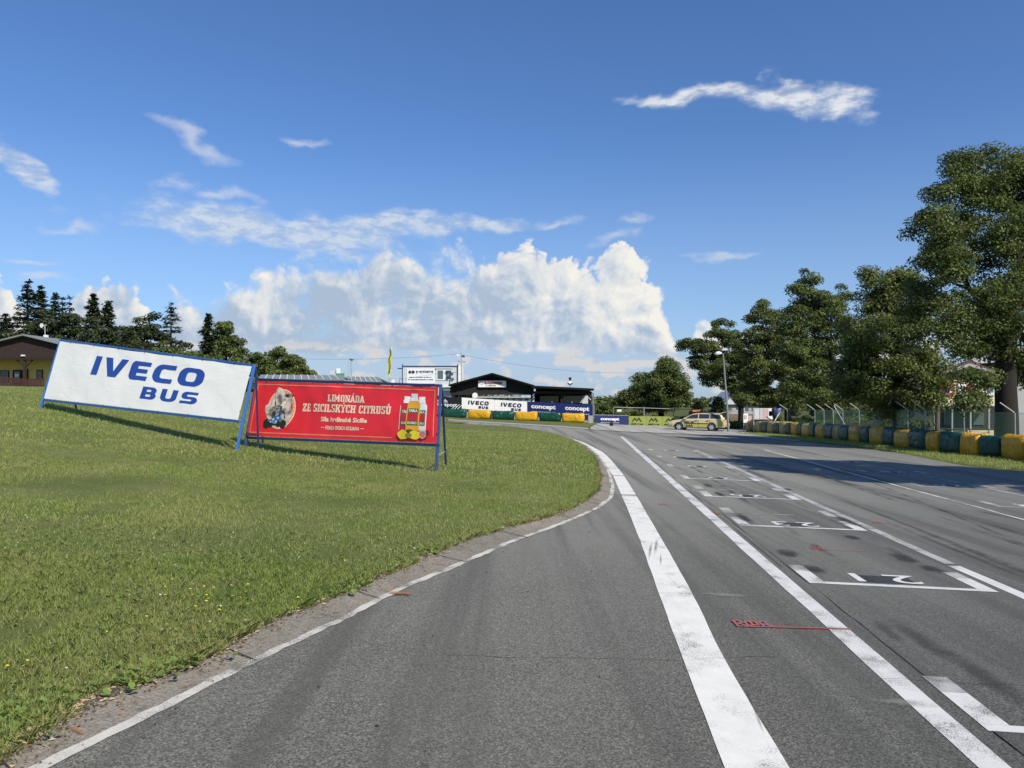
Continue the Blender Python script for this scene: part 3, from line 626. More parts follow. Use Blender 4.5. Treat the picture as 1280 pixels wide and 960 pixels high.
# ------------------------------------------------------------------ grass blades
def blades(n, ptsfn, hmin, hmax, wd, seed, lean=.5, two=True):
    r = np.random.default_rng(seed); X, Y, Z = ptsfn(r, n); n = len(X)
    h = r.uniform(hmin, hmax, n)*(.6+.8*r.random(n)); a = r.uniform(0, 2*np.pi, n); w_ = wd*r.uniform(.6, 1.4, n)
    ln = h*r.uniform(.1, 1.0, n)*lean*2; la = r.uniform(0, 2*np.pi, n)
    base = np.stack([X, Y, Z-.01], 1); sx = np.stack([np.cos(a)*w_/2, np.sin(a)*w_/2, np.zeros(n)], 1); ld = np.stack([np.cos(la)*ln, np.sin(la)*ln, np.zeros(n)], 1)
    if two:
        mid = base + ld*.35; mid[:, 2] += h*.62; tip = base + ld; tip[:, 2] += h
        V = np.stack([base-sx, base+sx, mid+sx*.75, tip, mid-sx*.75], 1).reshape(-1, 3); F_ = np.arange(n*5).reshape(n, 5)
    else:
        tip = base+ld; tip[:, 2] += h
        V = np.stack([base-sx, base+sx, tip], 1).reshape(-1, 3); F_ = np.arange(n*3).reshape(n, 3)
    return V, F_
PN = np.array([[mnoise.noise(Vector((i*.11, j*.11, 3)))+.5*mnoise.noise(Vector((i*.31, j*.31, 8))) for j in range(256)] for i in range(256)])
RY = np.arange(0, 60, .05); RN = np.array([mnoise.noise(Vector((0, y*2.1, 5)))+.7*mnoise.noise(Vector((0, y*6.0, 9))) for y in RY])
def lawn_pts(y0, y1, marg=.78, edge=0.0):
    def f(r, n):
        Y = np.sqrt(r.uniform(y0*y0, y1*y1, n)); X = r.uniform(-marg*Y-1, 4.2, n)
        tab = PN[(np.floor(X*8).astype(int)) % 256, (np.floor(Y*8).astype(int)) % 256]
        rag = np.interp(Y, RY, RN)
        ok = (X < Gf(Y)+edge+rag*.12+.01+r.normal(0, .025, n)) & (r.random(n) < np.clip(1.25-np.maximum(0, tab-.18)*3.2, .18, 1))
        X, Y = X[ok], Y[ok]; d_ = Gf(Y)-X
        Z = np.where(d_ > 0, terr(X, Y)+LAWN*np.clip(.6+d_/.3, .3, 1), terr(X, Y)+.055)
        return X, Y, Z
    return f
for nm, n, rngy, hh, wd, sd, two in (('near', 300000, (3.6, 9), (.024,.055), .0055, 1, True), ('mid', 260000, (9, 20), (.028,.06), .011, 2, False), ('far', 200000, (20, 46), (.04,.09), .028, 3, False)):
    V, F_ = blades(n, lawn_pts(*rngy), *hh, wd, sd, two=two)
    me = npmesh('grass', V, F_); tag(link('grass', me, None, M['grass_blade']), {'near':'short green grass blades of the bank beside the kerb in the foreground','mid':'mown grass of the bank below the two banners','far':'mown grass of the far part of the bank'}[nm], 'grass', kind='stuff')
# longer weeds and dry stalks along the kerb
def edge_pts(r, n):
    Y = r.uniform(3.6, 30, n); X = Gf(Y)-np.abs(r.normal(0, .10, n))+.06
    c_ = np.array([mnoise.noise(Vector((0, y*1.7, 0))) for y in Y]) > -.12
    X, Y = X[c_], Y[c_]; return X, Y, terr(X, Y)+.05
V, F_ = blades(30000, edge_pts, .035, .09, .008, 5, lean=.9)
tag(link('grass', npmesh('grass', V, F_), None, M['grass_blade']), 'longer uncut grass hanging over the edge of the kerb', 'grass', kind='stuff')
def verge_pts(r, n):
    Y = r.uniform(18, 60, n); ry = np.array([p.y for p in Rp][::1]); rx = np.array([p.x for p in Rp]); o_ = np.argsort(ry); X0 = np.interp(Y, ry[o_], rx[o_])
    X = X0+.05+r.random(n)*7; return X, Y, terr(X, Y)+.06
V, F_ = blades(60000, verge_pts, .05, .11, .03, 6, two=False)
tag(link('grass', npmesh('grass', V, F_), None, M['grass_blade']), 'grass of the verge in front of the yellow and green barrier', 'grass', kind='stuff')
# broad clover and plantain leaves, flowers
def rosettes(n, ptsfn, size, seed, name, material, label, petal=5):
    r = np.random.default_rng(seed); X, Y, Z = ptsfn(r, n); V = []; k = 0; Fq = []
    for x, y, z in zip(X, Y, Z):
        for j in range(petal):
            a = r.uniform(0, 6.28); L = size*r.uniform(.6, 1.3); e = r.uniform(.2, .9); d_ = Vector((math.cos(a), math.sin(a), e)).normalized(); sd = Vector((-math.sin(a), math.cos(a), 0))*L*.28
            b0 = Vector((x, y, z+.01)); V += [b0, b0+d_*L*.55+sd, b0+d_*L, b0+d_*L*.55-sd]; Fq.append((k, k+1, k+2, k+3)); k += 4
    tag(link(name, npmesh(name, V, Fq), None, material), label, name.replace('_', ' '), kind='stuff')
rosettes(3600, lawn_pts(3.6, 11), .036, 11, 'clover', M['weed_leaf'], 'clover and small broad leaves among the foreground grass')
def clump_pts(r, n):
    cs = [at(450, 742), at(230, 850), at(160, 868), at(60, 905), at(290, 803), at(540, 697), at(205, 855), at(25, 930)]
    X = []; Y = []
    for k in range(n):
        c2 = cs[k % len(cs)]; X.append(c2.x-.12+r.normal(0, .13)); Y.append(c2.y+.05+r.normal(0, .16))
    X = np.array(X); Y = np.array(Y); return X, Y, terr(X, Y)+.07
rosettes(300, clump_pts, .055, 12, 'weeds', M['weed_leaf'], 'leafy weeds growing at the edge of the kerb', 6)
def flat_dots(name, n, ptsfn, size, seed, material, label, hz=.06):
    r = np.random.default_rng(seed); X, Y, Z = ptsfn(r, n); n = len(X); V = []; Fq = []
    for k in range(n):
        s_ = size*r.uniform(.6, 1.3); zz = Z[k]+hz*r.uniform(.7, 1.3); b0 = k*6+0
        V += [(X[k]+s_*math.cos(a*math.pi/3), Y[k]+s_*math.sin(a*math.pi/3), zz+.3*s_*math.sin(a*1.7+k)) for a in range(6)]; Fq.append(tuple(range(b0, b0+6)))
    tag(link(name, npmesh(name, V, Fq), None, material), label, 'flowers', kind='stuff')
def yel(r, n):
    cs = [(at(275, 762), .22), (at(200, 745), .1), (at(80, 732), .05), (at(25, 858), .06), (at(165, 800), .3), (at(245, 752), .1)]
    X = []; Y = []
    for k in range(n): c2, s_ = cs[int(r.integers(len(cs))) if k % 2 else 0]; X.append(c2.x+r.normal(0, s_)); Y.append(c2.y+r.normal(0, s_))
    X = np.array(X); Y = np.array(Y); return X, Y, terr(X, Y)+LAWN
flat_dots('yellow_flowers', 34, yel, .013, 3, M['flower_yellow'], 'small yellow flowers scattered in the foreground grass')
flat_dots('white_clover_flowers', 1500, lawn_pts(5, 26), .010, 4, M['flower_white'], 'tiny white clover flowers dotted over the lawn')
def crumbs(n, name, material, label, seed, size, spread):
    r = np.random.default_rng(seed); Y = 3.6+36*r.random(n)**1.6; X = Gf(Y)+np.abs(r.normal(0, spread, n))-.05; V = []; Fq = []; s = size*r.uniform(.4, 1.4, n); a = r.uniform(0, 3.14, n); el = r.uniform(.25, 1, n)
    for k in range(n):
        z = kerb_z(X[k], Y[k]) if X[k] > Gf(Y[k]) else tz(X[k], Y[k])+.07; z += .004; ux, uy = math.cos(a[k])*s[k], math.sin(a[k])*s[k]; vx, vy = -uy*el[k]*.6, ux*el[k]*.6
        V += [(X[k]-ux, Y[k]-uy, z), (X[k]+vx, Y[k]+vy, z+s[k]*.4), (X[k]+ux, Y[k]+uy, z+.002), (X[k]-vx, Y[k]-vy, z)]; Fq.append((4*k, 4*k+1, 4*k+2, 4*k+3))
    tag(link(name, npmesh(name, V, Fq), None, material), label, 'debris', kind='stuff')
crumbs(15000, 'soil_crumbs', M['soil_bits'], 'brown soil crumbs along the edge of the grass on the kerb', 41, .012, .08)
crumbs(2600, 'dry_stalks', M['dry_bits'], 'dry grass cuttings lying along the kerb', 42, .022, .07)
crumbs(900, 'rusty_leaves', M['rust_bits'], 'rust coloured dead leaves in the kerb gutter', 43, .013, .16)
# twigs, leaves and pebbles lying on the asphalt
def debris_pts(r, n):
    Y = r.uniform(3.7, 16, n); X = Wf(Y)+np.abs(r.normal(0, 1.2, n)); return X, Y, terr(X, Y)
r_ = np.random.default_rng(20); X, Y, Z = debris_pts(r_, 60); V = []; Fq = []
for k in range(60):
    L = r_.uniform(.006, .02); a = r_.uniform(0, 3.1); wv_ = .004+.004*r_.random(); cx, cy = X[k], Y[k]; ux, uy = math.cos(a)*L, math.sin(a)*L
    V += [(cx-ux, cy-uy, Z[k]+.008), (cx+uy*.4, cy-ux*.4, Z[k]+.010+wv_), (cx+ux, cy+uy, Z[k]+.012), (cx-uy*.4, cy+ux*.4, Z[k]+.010)]; Fq.append((4*k, 4*k+1, 4*k+2, 4*k+3))
tag(link('litter', npmesh('litter', V, Fq), None, M['debris']), 'small dark leaves and crumbs lying on the asphalt', 'debris', kind='stuff')

# ------------------------------------------------------------------ lettering from outlines
def rpoly(pts, r, seg=4):
    """round the corners of a closed 2d polygon; r: one radius or one per corner"""
    n = len(pts); out = []
    for i, p in enumerate(pts):
        rr = r[i] if isinstance(r, (list, tuple)) else r
        if rr <= 0: out.append(tuple(p)); continue
        p = Vector(p); a = Vector(pts[i-1])-p; b = Vector(pts[(i+1) % n])-p; rr = min(rr, a.length*.5, b.length*.5)
        s_, e = p+a.normalized()*rr, p+b.normalized()*rr
        for k in range(seg+1):
            t = k/seg; out.append(tuple(s_*(1-t)**2 + p*2*t*(1-t) + e*t*t))
    return out
def W_(*p): return list(p)
LET = {
 'I': [([(0,0),(.36,0),(.36,1),(0,1)], 0, None, 0, .36)],
 'V': [([(.42,0),(.86,0),(1.28,1),(.90,1),(.64,.30),(.38,1),(0,1)], 0, None, 0, 1.28)],
 'E': [([(.16,0),(1.02,0),(1.02,.23),(.40,.23),(.40,.39),(.94,.39),(.94,.61),(.40,.61),(.40,.77),(1.02,.77),(1.02,1),(.16,1),(0,.84),(0,.16)], [0]*12+[.12,.12], None, 0, 1.02)],
 'C': [([(1.06,.24),(.46,.24),(.38,.32),(.38,.68),(.46,.76),(1.06,.76),(1.06,1),(.25,1),(0,.75),(0,.25),(.25,0),(1.06,0)], [0,.08,.08,.08,.08,0,0,.2,.2,.2,.2,0], None, 0, 1.06)],
 'O': [([(.24,0),(.98,0),(1.22,.24),(1.22,.76),(.98,1),(.24,1),(0,.76),(0,.24)], .2, [(.46,.24),(.38,.32),(.38,.68),(.46,.76),(.76,.76),(.84,.68),(.84,.32),(.76,.24)], .07, 1.22)],
 'U': [([(.22,0),(.88,0),(1.10,.22),(1.10,1),(.74,1),(.74,.30),(.66,.23),(.44,.23),(.36,.30),(.36,1),(0,1),(0,.22)], [.16,.16,.16,0,0,.06,.06,.06,.06,0,0,.16], None, 0, 1.10)],
 'S': [([(0,0),(.88,0),(1.08,.18),(1.08,.44),(.90,.60),(.40,.60),(.36,.64),(.36,.74),(.40,.78),(1.02,.78),(1.02,1),(.20,1),(0,.82),(0,.56),(.18,.39),(.68,.39),(.72,.35),(.72,.26),(.68,.22),(0,.22)], [0,.14,.14,.14,.12,.03,.03,.03,.03,0,0,.14,.14,.14,.12,.03,.03,.03,.03,0], None, 0, 1.08)],
 'B': [([(0,0),(.86,0),(1.08,.18),(1.08,.38),(.98,.51),(1.04,.64),(1.04,.84),(.84,1),(0,1)], [0,.12,.12,.08,.06,.08,.12,.12,0], 'B', 0, 1.08)],
}
BH = ([(.36,.20),(.36,.41),(.70,.41),(.70,.20)], [(.36,.60),(.36,.80),(.67,.80),(.67,.60)])
def block_text(name, body, fn, x0, y0, h, material, parent, gap=.22, shear=.10, xs=1.0):
    x = 0
    for ch in body:
        V = []; Fc = []; outer, r, hole, hr, wd = LET[ch][0]
        loops = [rpoly(outer, r)]
        if hole == 'B': loops += [rpoly(q, .04)[::-1] for q in BH]
        elif hole: loops += [rpoly(hole, hr)[::-1]]
        flat = [p for l in loops for p in l]
        for t in tessellate_polygon([[Vector((p[0], p[1], 0)) for p in l] for l in loops]): Fc.append(tuple(t))
        V = [fn(x0+((x+p[0])*xs+p[1]*shear)*h, y0+p[1]*h) for p in flat]; x += wd+gap
        me = bpy.data.meshes.new('letter'); me.from_pydata([tuple(v) for v in V], [], Fc); link('letter', me, parent, material)
# slab-serif capitals made of stems and slabs
def _r(a, b, c_, d_): return [(a, b), (c_, b), (c_, d_), (a, d_)]
SL = .15
def ser(x, w_, y): return _r(x-.07, y, x+w_+.07, y+SL)
SLAB = {
 'L': [_r(.08,0,.32,1), ser(.08,.24,1-SL), _r(.0,0,.66,SL), _r(.52,0,.66,.34)],
 'I': [_r(.08,0,.32,1), ser(.08,.24,0), ser(.08,.24,1-SL)],
 'M': [_r(.06,0,.24,1), _r(.66,0,.90,1), [(.06,1),(.26,1),(.54,.36),(.42,.2)], [(.90,1),(.66,1),(.38,.36),(.50,.2)], ser(.05,.19,0), ser(.66,.24,0), ser(.03,.14,1-SL), ser(.74,.16,1-SL)],
 'O': [_r(.04,.16,.28,.84), _r(.46,.16,.70,.84), [(.04,.84),(.70,.84),(.56,1),(.18,1)], [(.18,0),(.56,0),(.70,.16),(.04,.16)]],
 'N': [_r(.08,0,.24,1), _r(.58,0,.74,1), [(.08,1),(.30,1),(.74,0),(.52,0)], ser(.06,.2,0), ser(.04,.18,1-SL), ser(.56,.2,1-SL)],
 'A': [[(.0,0),(.22,0),(.46,1),(.26,1)], [(.50,0),(.76,0),(.48,1),(.28,1)], _r(.2,.24,.56,.38), ser(.0,.2,0), ser(.50,.22,0)],
 'D': [_r(.08,0,.30,1), _r(.48,.16,.70,.84), [(.0,.84),(.70,.84),(.56,1),(.0,1)], [(.0,0),(.56,0),(.70,.16),(.0,.16)]],
 'Z': [_r(.04,1-SL,.66,1), _r(.04,0,.68,SL), [(.04,SL),(.30,SL),(.66,1-SL),(.40,1-SL)], _r(.04,.66,.17,1), _r(.55,0,.68,.34)],
 'E': [_r(.08,0,.32,1), _r(0,1-SL,.64,1), _r(0,0,.68,SL), _r(.3,.43,.50,.57), _r(.50,.66,.64,1), _r(.54,0,.68,.34)],
 'S': [_r(.04,.52,.26,.88), _r(.10,.84,.56,1), _r(.50,.70,.62,1), [(.04,.62),(.26,.58),(.64,.42),(.42,.38)], _r(.42,.12,.64,.48), _r(.12,0,.56,.16), _r(.04,0,.16,.32)],
 'C': [_r(.04,.16,.28,.84), [(.04,.84),(.62,.84),(.56,1),(.18,1)], [(.18,0),(.56,0),(.66,.16),(.04,.16)], _r(.50,.66,.66,1), _r(.52,.1,.66,.3)],
 'K': [_r(.08,0,.30,1), [(.28,.40),(.44,.34),(.74,.9),(.54,.9)], [(.34,.50),(.50,.60),(.78,.1),(.56,.1)], ser(.06,.24,0), ser(.06,.24,1-SL), ser(.56,.16,0), ser(.54,.16,1-SL)],
 'Y': [_r(.26,0,.50,.5), [(.26,.46),(.44,.42),(.22,1),(.02,1)], [(.34,.42),(.50,.46),(.76,1),(.56,1)], ser(.24,.28,0), ser(.0,.18,1-SL), ser(.56,.18,1-SL)],
 'H': [_r(.08,0,.30,1), _r(.52,0,.74,1), _r(.28,.43,.54,.57), ser(.06,.24,0), ser(.52,.24,0), ser(.06,.24,1-SL), ser(.52,.24,1-SL)],
 'T': [_r(.25,0,.49,1), _r(.0,1-SL,.74,1), _r(0,.66,.13,1), _r(.61,.66,.74,1), ser(.25,.24,0)],
 'R': [_r(.08,0,.30,1), _r(0,.86,.58,1), _r(.46,.54,.68,.92), _r(.2,.44,.60,.58), [(.36,.48),(.56,.5),(.76,.0),(.54,.0)], ser(.06,.2,0), ser(.56,.16,0)],
 'U': [_r(.08,.14,.30,1), _r(.48,.14,.70,1), _r(.14,0,.62,.16), ser(.06,.24,1-SL), ser(.46,.22,1-SL)],
}
SW = dict(L=.74,I=.44,M=1.04,O=.78,N=.84,A=.80,D=.78,Z=.76,E=.76,S=.72,C=.74,K=.84,Y=.80,H=.86,T=.78,R=.82,U=.82)
ACUTE = {'Á':'A','Ý':'Y','Ů':'U'}
def slab_text(name, body, fn3, x0, y0, h, total, material, parent):
    wid = sum(SW.get(ACUTE.get(c_, c_), .42) for c_ in body); xs = total/(wid*h); V = []; Fc = []; x = 0; lift = .006
    for ch in body:
        b_ = ACUTE.get(ch, ch)
        if b_ in SLAB:
            prims = list(SLAB[b_])
            if ch in 'ÁÝ': prims.append([(.34,1.06),(.48,1.06),(.62,1.32),(.44,1.32)])
            if ch == 'Ů': prims += [_r(.26,1.06,.50,1.13), _r(.26,1.25,.50,1.32), _r(.26,1.13,.34,1.25), _r(.42,1.13,.50,1.25)]
            for k, q in enumerate(prims):
                i = len(V); V += [fn3(x0+(x+p[0])*xs*h, y0+p[1]*h, lift+.0006*k) for p in q]; Fc.append((i, i+1, i+2, i+3))
        x += SW.get(b_, .42)
    me = bpy.data.meshes.new(name); me.from_pydata([tuple(v) for v in V], [], Fc); return link(name, me, parent, material)
def dashes(name, fn, x0, y0, w_, h, material, parent, seed=0):
    """a line of print too small to read: short uneven strokes"""
    r = random.Random(seed); V = []; Fc = []; x = x0
    while x < x0+w_:
        l = min(r.uniform(.25, .8)*h, x0+w_-x); i = len(V); hh = h*r.uniform(.6, 1)
        V += [fn(x, y0), fn(x+l, y0), fn(x+l, y0+hh), fn(x, y0+hh)]; Fc.append((i, i+1, i+2, i+3)); x += l+h*(.18 if r.random() < .8 else .7)
    me = bpy.data.meshes.new(name); me.from_pydata([tuple(v) for v in V], [], Fc); o = link(name, me, parent, material); o['kind'] = 'stuff'; return o

# ------------------------------------------------------------------ big banner stands on the bank
def banner_stand(name, label, TL, TR, BL_, BR_, legs, rear, fmat, bmat, amp, seed, loc):
    """TL.. corners of the frame, legs: feet of the front posts, rear: feet of the rear props (world points)"""
    root = thing(name, loc, label, 'banner stand', None); o0 = Vector(loc)
    TL, TR, BL_, BR_ = (p-o0 for p in (TL, TR, BL_, BR_)); legs = [p-o0 for p in legs]; rear = [p-o0 for p in rear]
    Wd = (TR-TL).length; Hd = (TL-BL_).length; nrm = (TR-TL).cross(TL-BL_).normalized()
    if nrm.y > 0: nrm = -nrm
    t_ = .072
    MB().bar(TL, TR, t_).build('top_rail', fmat, root, bevel=.006); MB().bar(BL_, BR_, t_).build('bottom_rail', fmat, root, bevel=.006)
    for a, b_ in ((TL, legs[0]), (TR, legs[1])):
        d_ = (b_-a).normalized(); MB().bar(a+d_*-.03, b_, t_*1.15).build('post', fmat, root, bevel=.006)
    for a, b_ in ((TL, rear[0]), (TR, rear[1])):
        MB().bar(a+(b_-a)*.03-nrm*.05, b_-nrm*.0, t_*.8).build('prop', M['navy_frame'], root)
    for f0, r0, tp in ((legs[0], rear[0], TL), (legs[1], rear[1], TR)):
        MB().bar(f0.lerp(tp, .22)-nrm*.02, r0.lerp(tp, .22), .025).build('brace', M['steel'] if seed > 5 else M['navy_frame'], root)
    ins = .055; ns, ntt = 48, 16
    def S(a, b_, off=0.0):      # a, b in metres over the banner, origin bottom-left
        s_, t = (ins+a)/Wd, (ins+b_)/Hd
        p = (BL_*(1-s_)+BR_*s_)*(1-t) + (TL*(1-s_)+TR*s_)*t
        e_ = math.sin(s_*math.pi); q = mnoise.noise(Vector((a*.7+seed, b_*.9, seed)))*amp + mnoise.noise(Vector((a*2.6, b_*1.5+a*.8, seed+5)))*amp*.45
        q += amp*.55*math.sin(a*5.2+seed)*max(0, t-.8)*4
        return p + nrm*(.045+off+q*min(1, 6*e_)*min(1, 7*t*(1-t)+.15))
    bw, bh = Wd-2*ins, Hd-2*ins
    V = [S(bw*i/ns, bh*j/ntt-(.02*math.sin(math.pi*((i*6/ns) % 1)) if j == ntt else 0)) for j in range(ntt+1) for i in range(ns+1)]
    Fq = [(j*(ns+1)+i, j*(ns+1)+i+1, (j+1)*(ns+1)+i+1, (j+1)*(ns+1)+i) for j in range(ntt) for i in range(ns)]
    me = npmesh('banner', [tuple(v) for v in V], Fq); me.polygons.foreach_set('use_smooth', [True]*len(Fq)); bn = link('banner', me, root, bmat)
    tie = MB()
    for k in range(7):
        a = bw*(k+.5)/7
        for b_, e in ((bh, .085), (0, -.085)): tie.bar(S(a, b_-.02*(1 if b_ else -1), .012), S(a, b_+e, .03), .014)
    for k in range(3):
        b_ = bh*(k+.5)/3
        for a, e in ((0, -.1), (bw, .1)): tie.bar(S(a, b_, .012), S(a+e, b_, .03), .014)
    for k, (v, f) in enumerate([(None, None)]): pass
    # each cable tie is a piece of its own
    nb = len(tie.f)//6
    for k in range(nb):
        q = MB(); q.add(tie.v[k*8:k*8+8], [(3,2,1,0),(4,5,6,7),(0,1,5,4),(1,2,6,5),(2,3,7,6),(3,0,4,7)]); q.build('cable_tie', M['navy_frame'], root)
    return root, bn, S, bw, bh
def quad_pts(pxs, Ds): return [P(px, py, D) for (px, py), D in zip(pxs, Ds)]
# white stand
DL, DR = 29.2, 23.2
TL, TR, BL1, BR1 = quad_pts([(76,425),(318,457),(55,500),(300,527)], [DL+.35, DR+.40, DL+.05, DR+.10])
lg = [P(50,512,DL), P(295,565,DR)]; lg = [Vector((p.x, p.y, tz(p.x, p.y)+LAWN-.1)) for p in lg]
rr = [Vector((lg[0].x+.5, lg[0].y+1.6, 0)), Vector((lg[1].x+.15, lg[1].y+1.6, 0))]; rr = [Vector((p.x, p.y, tz(p.x, p.y)+LAWN-.1)) for p in rr]
root, bn, S, bw, bh = banner_stand('banner_stand', 'big white banner stand with large blue block letters on a blue steel frame', TL, TR, BL1, BR1, lg, rr, M['blue_frame'], M['banner_white'], .030, 3.0, tuple(lg[0].lerp(lg[1], .5)))
# lettering laid out by its place on the banner, in fractions of width and height
xs_ = bw*.545/5.6
block_text('lettering', 'IVECO', lambda a, b_: S(a, b_, .008), bw*.238, bh*.50, bh*.33, M['iveco_blue'], bn, gap=.21, shear=.13, xs=bw*.575/(5.82*bh*.33))
block_text('lettering', 'BUS', lambda a, b_: S(a, b_, .008), bw*.535, bh*.185, bh*.215, M['iveco_blue'], bn, gap=.30, shear=.10, xs=bw*.272/(3.86*bh*.215))
# red stand
DL, DR = 24.9, 20.4
TL, TR, BL1, BR1 = quad_pts([(321,474),(551,482),(308.5,547),(549,556.5)], [DL+.45, DR+.50, DL+.10, DR+.12])
lg = [P(306,565,DL), P(545,596,DR)]; lg = [Vector((p.x, p.y, tz(p.x, p.y)+LAWN-.1)) for p in lg]
rr = [P(329,561,DL+1.9), P(557.5,586,DR+1.9)]; rr = [Vector((p.x, p.y, tz(p.x, p.y)+LAWN-.1)) for p in rr]
root, bn, S, bw, bh = banner_stand('banner_stand', 'red lemonade banner stand with bottles and cream lettering on a dark blue frame', TL, TR, BL1, BR1, lg, rr, M['navy_frame'], M['banner_red'], .050, 9.0, tuple(lg[0].lerp(lg[1], .5)))
cream, salm = M['cream_print'], M['salmon_print']
def fr(a0, b0, a1, b1, material, nm='border_print', off=.006):
    n = max(1, int(abs(a1-a0)/.08)); m_ = max(1, int(abs(b1-b0)/.08)); V = [S(bw*0+a0+(a1-a0)*i/n, b0+(b1-b0)*j/m_, off) for j in range(m_+1) for i in range(n+1)]
    me = npmesh(nm, [tuple(v) for v in V], [(j*(n+1)+i, j*(n+1)+i+1, (j+1)*(n+1)+i+1, (j+1)*(n+1)+i) for j in range(m_) for i in range(n)]); return link(nm, me, bn, material)
e = .10; lw = .035
fr(e, e, bw*.80, e+lw, salm); fr(e, bh-e-lw, bw-e, bh-e, salm); fr(e, e+lw, e+lw, bh-e-lw, salm); fr(bw-e-lw, e+.1, bw-e, bh-e-lw, salm)
f3 = lambda a, b_, o: S(a, b_, o)
slab_text('lettering', 'LIMONÁDA', f3, bw*.452, bh*.665, bh*.125, bw*.195, cream, bn)
slab_text('lettering', 'ZE SICILSKÝCH CITRUSŮ', f3, bw*.312, bh*.475, bh*.14, bw*.475, cream, bn)
text_on('lettering', 'Síla hrdinské Sicílie', lambda a, b_: S(bw*.425+a, bh*.305+b_, .007), bw*.245, bh*.085, cream, bn, bold=.03)
text_on('lettering', 'FORZA EROICA SICILIANA', lambda a, b_: S(bw*.455+a, bh*.165+b_, .007), bw*.18, bh*.065, cream, bn, bold=.03)
fr(bw*.43, bh*.195, bw*.448, bh*.205, cream); fr(bw*.642, bh*.195, bw*.66, bh*.205, cream)
def disc(cx, cy, r0, r1, material, nm, off, a0=0, a1=360, sq=1.0, n=40):
    V = []; Fq = []
    for k in range(n+1):
        a = R(a0+(a1-a0)*k/n); V += [S(cx+r0*math.cos(a), cy+r0*math.sin(a)*sq, off), S(cx+r1*math.cos(a), cy+r1*math.sin(a)*sq, off)]
    for k in range(n): Fq.append((2*k, 2*k+1, 2*k+3, 2*k+2))
    return link(nm, npmesh(nm, [tuple(v) for v in V], Fq), bn, material)
def blob(cx, cy, rx, ry, material, nm, off, seed, rough=.25, n=22):
    V = [S(cx, cy, off)]
    for k in range(n):
        a = 2*math.pi*k/n; q = 1+rough*mnoise.noise(Vector((math.cos(a)*1.7+seed, math.sin(a)*1.7, seed)))*2; V.append(S(cx+rx*math.cos(a)*q, cy+ry*math.sin(a)*q, off))
    return link(nm, npmesh(nm, [tuple(v) for v in V], [(0, 1+k, 1+(k+1) % n) for k in range(n)]), bn, material)
cx, cy, rr_ = bw*.178, bh*.50, bh*.345
disc(cx+.06, cy, rr_*.80, rr_*1.02, salm, 'medallion_ring', .006)
for k in range(30):
    a = 2*math.pi*k/30; disc(cx+.06+rr_*.91*math.cos(a), cy+rr_*.91*math.sin(a), rr_*.03, rr_*.06, cream, 'ring_ornament', .0078, n=8)
disc(cx+.06, cy, rr_*.98, rr_*1.04, cream, 'medallion_ring', .0074)
blob(cx-.10, cy+.08, rr_*.78, rr_*.80, M['smoke_print'], 'smoke_print', .0090, 1.3, .35)
blob(cx+.22, cy-.02, rr_*.52, rr_*.62, M['smoke_print'], 'smoke_print', .0096, 4.3, .3)
blob(cx-.14, cy+.24, rr_*.22, rr_*.34, M['char_print'], 'dark_print', .0104, 7.1, .5); blob(cx+.05, cy+.02, rr_*.50, rr_*.26, M['char_print'], 'dark_print', .0108, 2.1, .6)
blob(cx-.20, cy-.12, rr_*.35, rr_*.22, M['char_print'], 'dark_print', .0112, 5.1, .6); blob(cx+.30, cy+.46, rr_*.36, rr_*.09, M['char_print'], 'dark_print', .0114, 8.1, .5)
blob(cx+.34, cy-.10, rr_*.2, rr_*.26, M['char_print'], 'dark_print', .0117, 9.1, .6); blob(cx+.16, cy+.16, rr_*.2, rr_*.14, M['cream_print'], 'smoke_print', .012, 3.7, .5)
blob(cx-.12, cy-.40, rr_*.42, rr_*.17, M['kart_blue'], 'kart_print', .0124, 6.1, .35); blob(cx+.02, cy-.26, rr_*.2, rr_*.14, M['kart_blue'], 'kart_print', .0128, 1.1, .4)
for dx, rr2 in ((-.50, .14), (-.30, .10), (.26, .13), (.06, .09)): blob(cx+dx, cy-.50, rr2, rr2*1.1, M['dark_print'], 'kart_wheel_print', .0132+dx*.0005, dx, .1)
fr(cx-.30, cy-.55, cx+.12, cy-.50, M['dark_print'], 'kart_print', .0138)
for k, (dx, dy, sx) in enumerate([(-.2,-.36,.06),(-.05,-.42,.05),(.02,-.30,.04),(-.32,-.44,.04)]): blob(cx+dx, cy+dy, sx, sx*.6, M['panel_white'], 'kart_print', .0142+.0002*k, k, .2)
# bottles and lemons
def bottle(px_, w_, body, cap, off, y0=.20, h_=.60):
    x = bw*px_; hb = bh*h_; yb = bh*y0
    fr(x-w_/2, yb, x+w_/2, yb+hb*.72, body, 'bottle_print', off)
    for q in range(5): fr(x-w_*(.5-.04*q-.01), yb+hb*(.72+.02*q), x+w_*(.5-.04*q-.01), yb+hb*(.74+.02*q), body, 'bottle_print', off)
    fr(x-w_*.32, yb+hb*.80, x+w_*.32, yb+hb*.89, cap, 'bottle_print', off+.004); fr(x-w_*.26, yb+hb*.89, x+w_*.26, yb+hb*1.0, cap, 'bottle_print', off+.004)
    fr(x-w_*.40, yb+hb*.14, x+w_*.40, yb+hb*.60, M['green_print'], 'bottle_label', off+.004); fr(x-w_*.36, yb+hb*.26, x+w_*.36, yb+hb*.48, M['red_print'], 'bottle_label', off+.008)
    text_on('lettering', 'TABLA', lambda a, b_: S(x-w_*.34+a, yb+hb*.50+b_, off+.012), w_*.68, hb*.075, cream, bn, bold=.04)
    text_on('lettering', 'FLORO', lambda a, b_: S(x-w_*.34+a, yb+hb*.165+b_, off+.012), w_*.68, hb*.07, cream, bn, bold=.04)
    blob(x, yb+hb*.36, w_*.12, hb*.07, M['white_print'], 'bottle_label', off+.0026, 2)
bottle(.858, bw*.052, M['red_print'], M['white_print'], .0075, .21, .60)
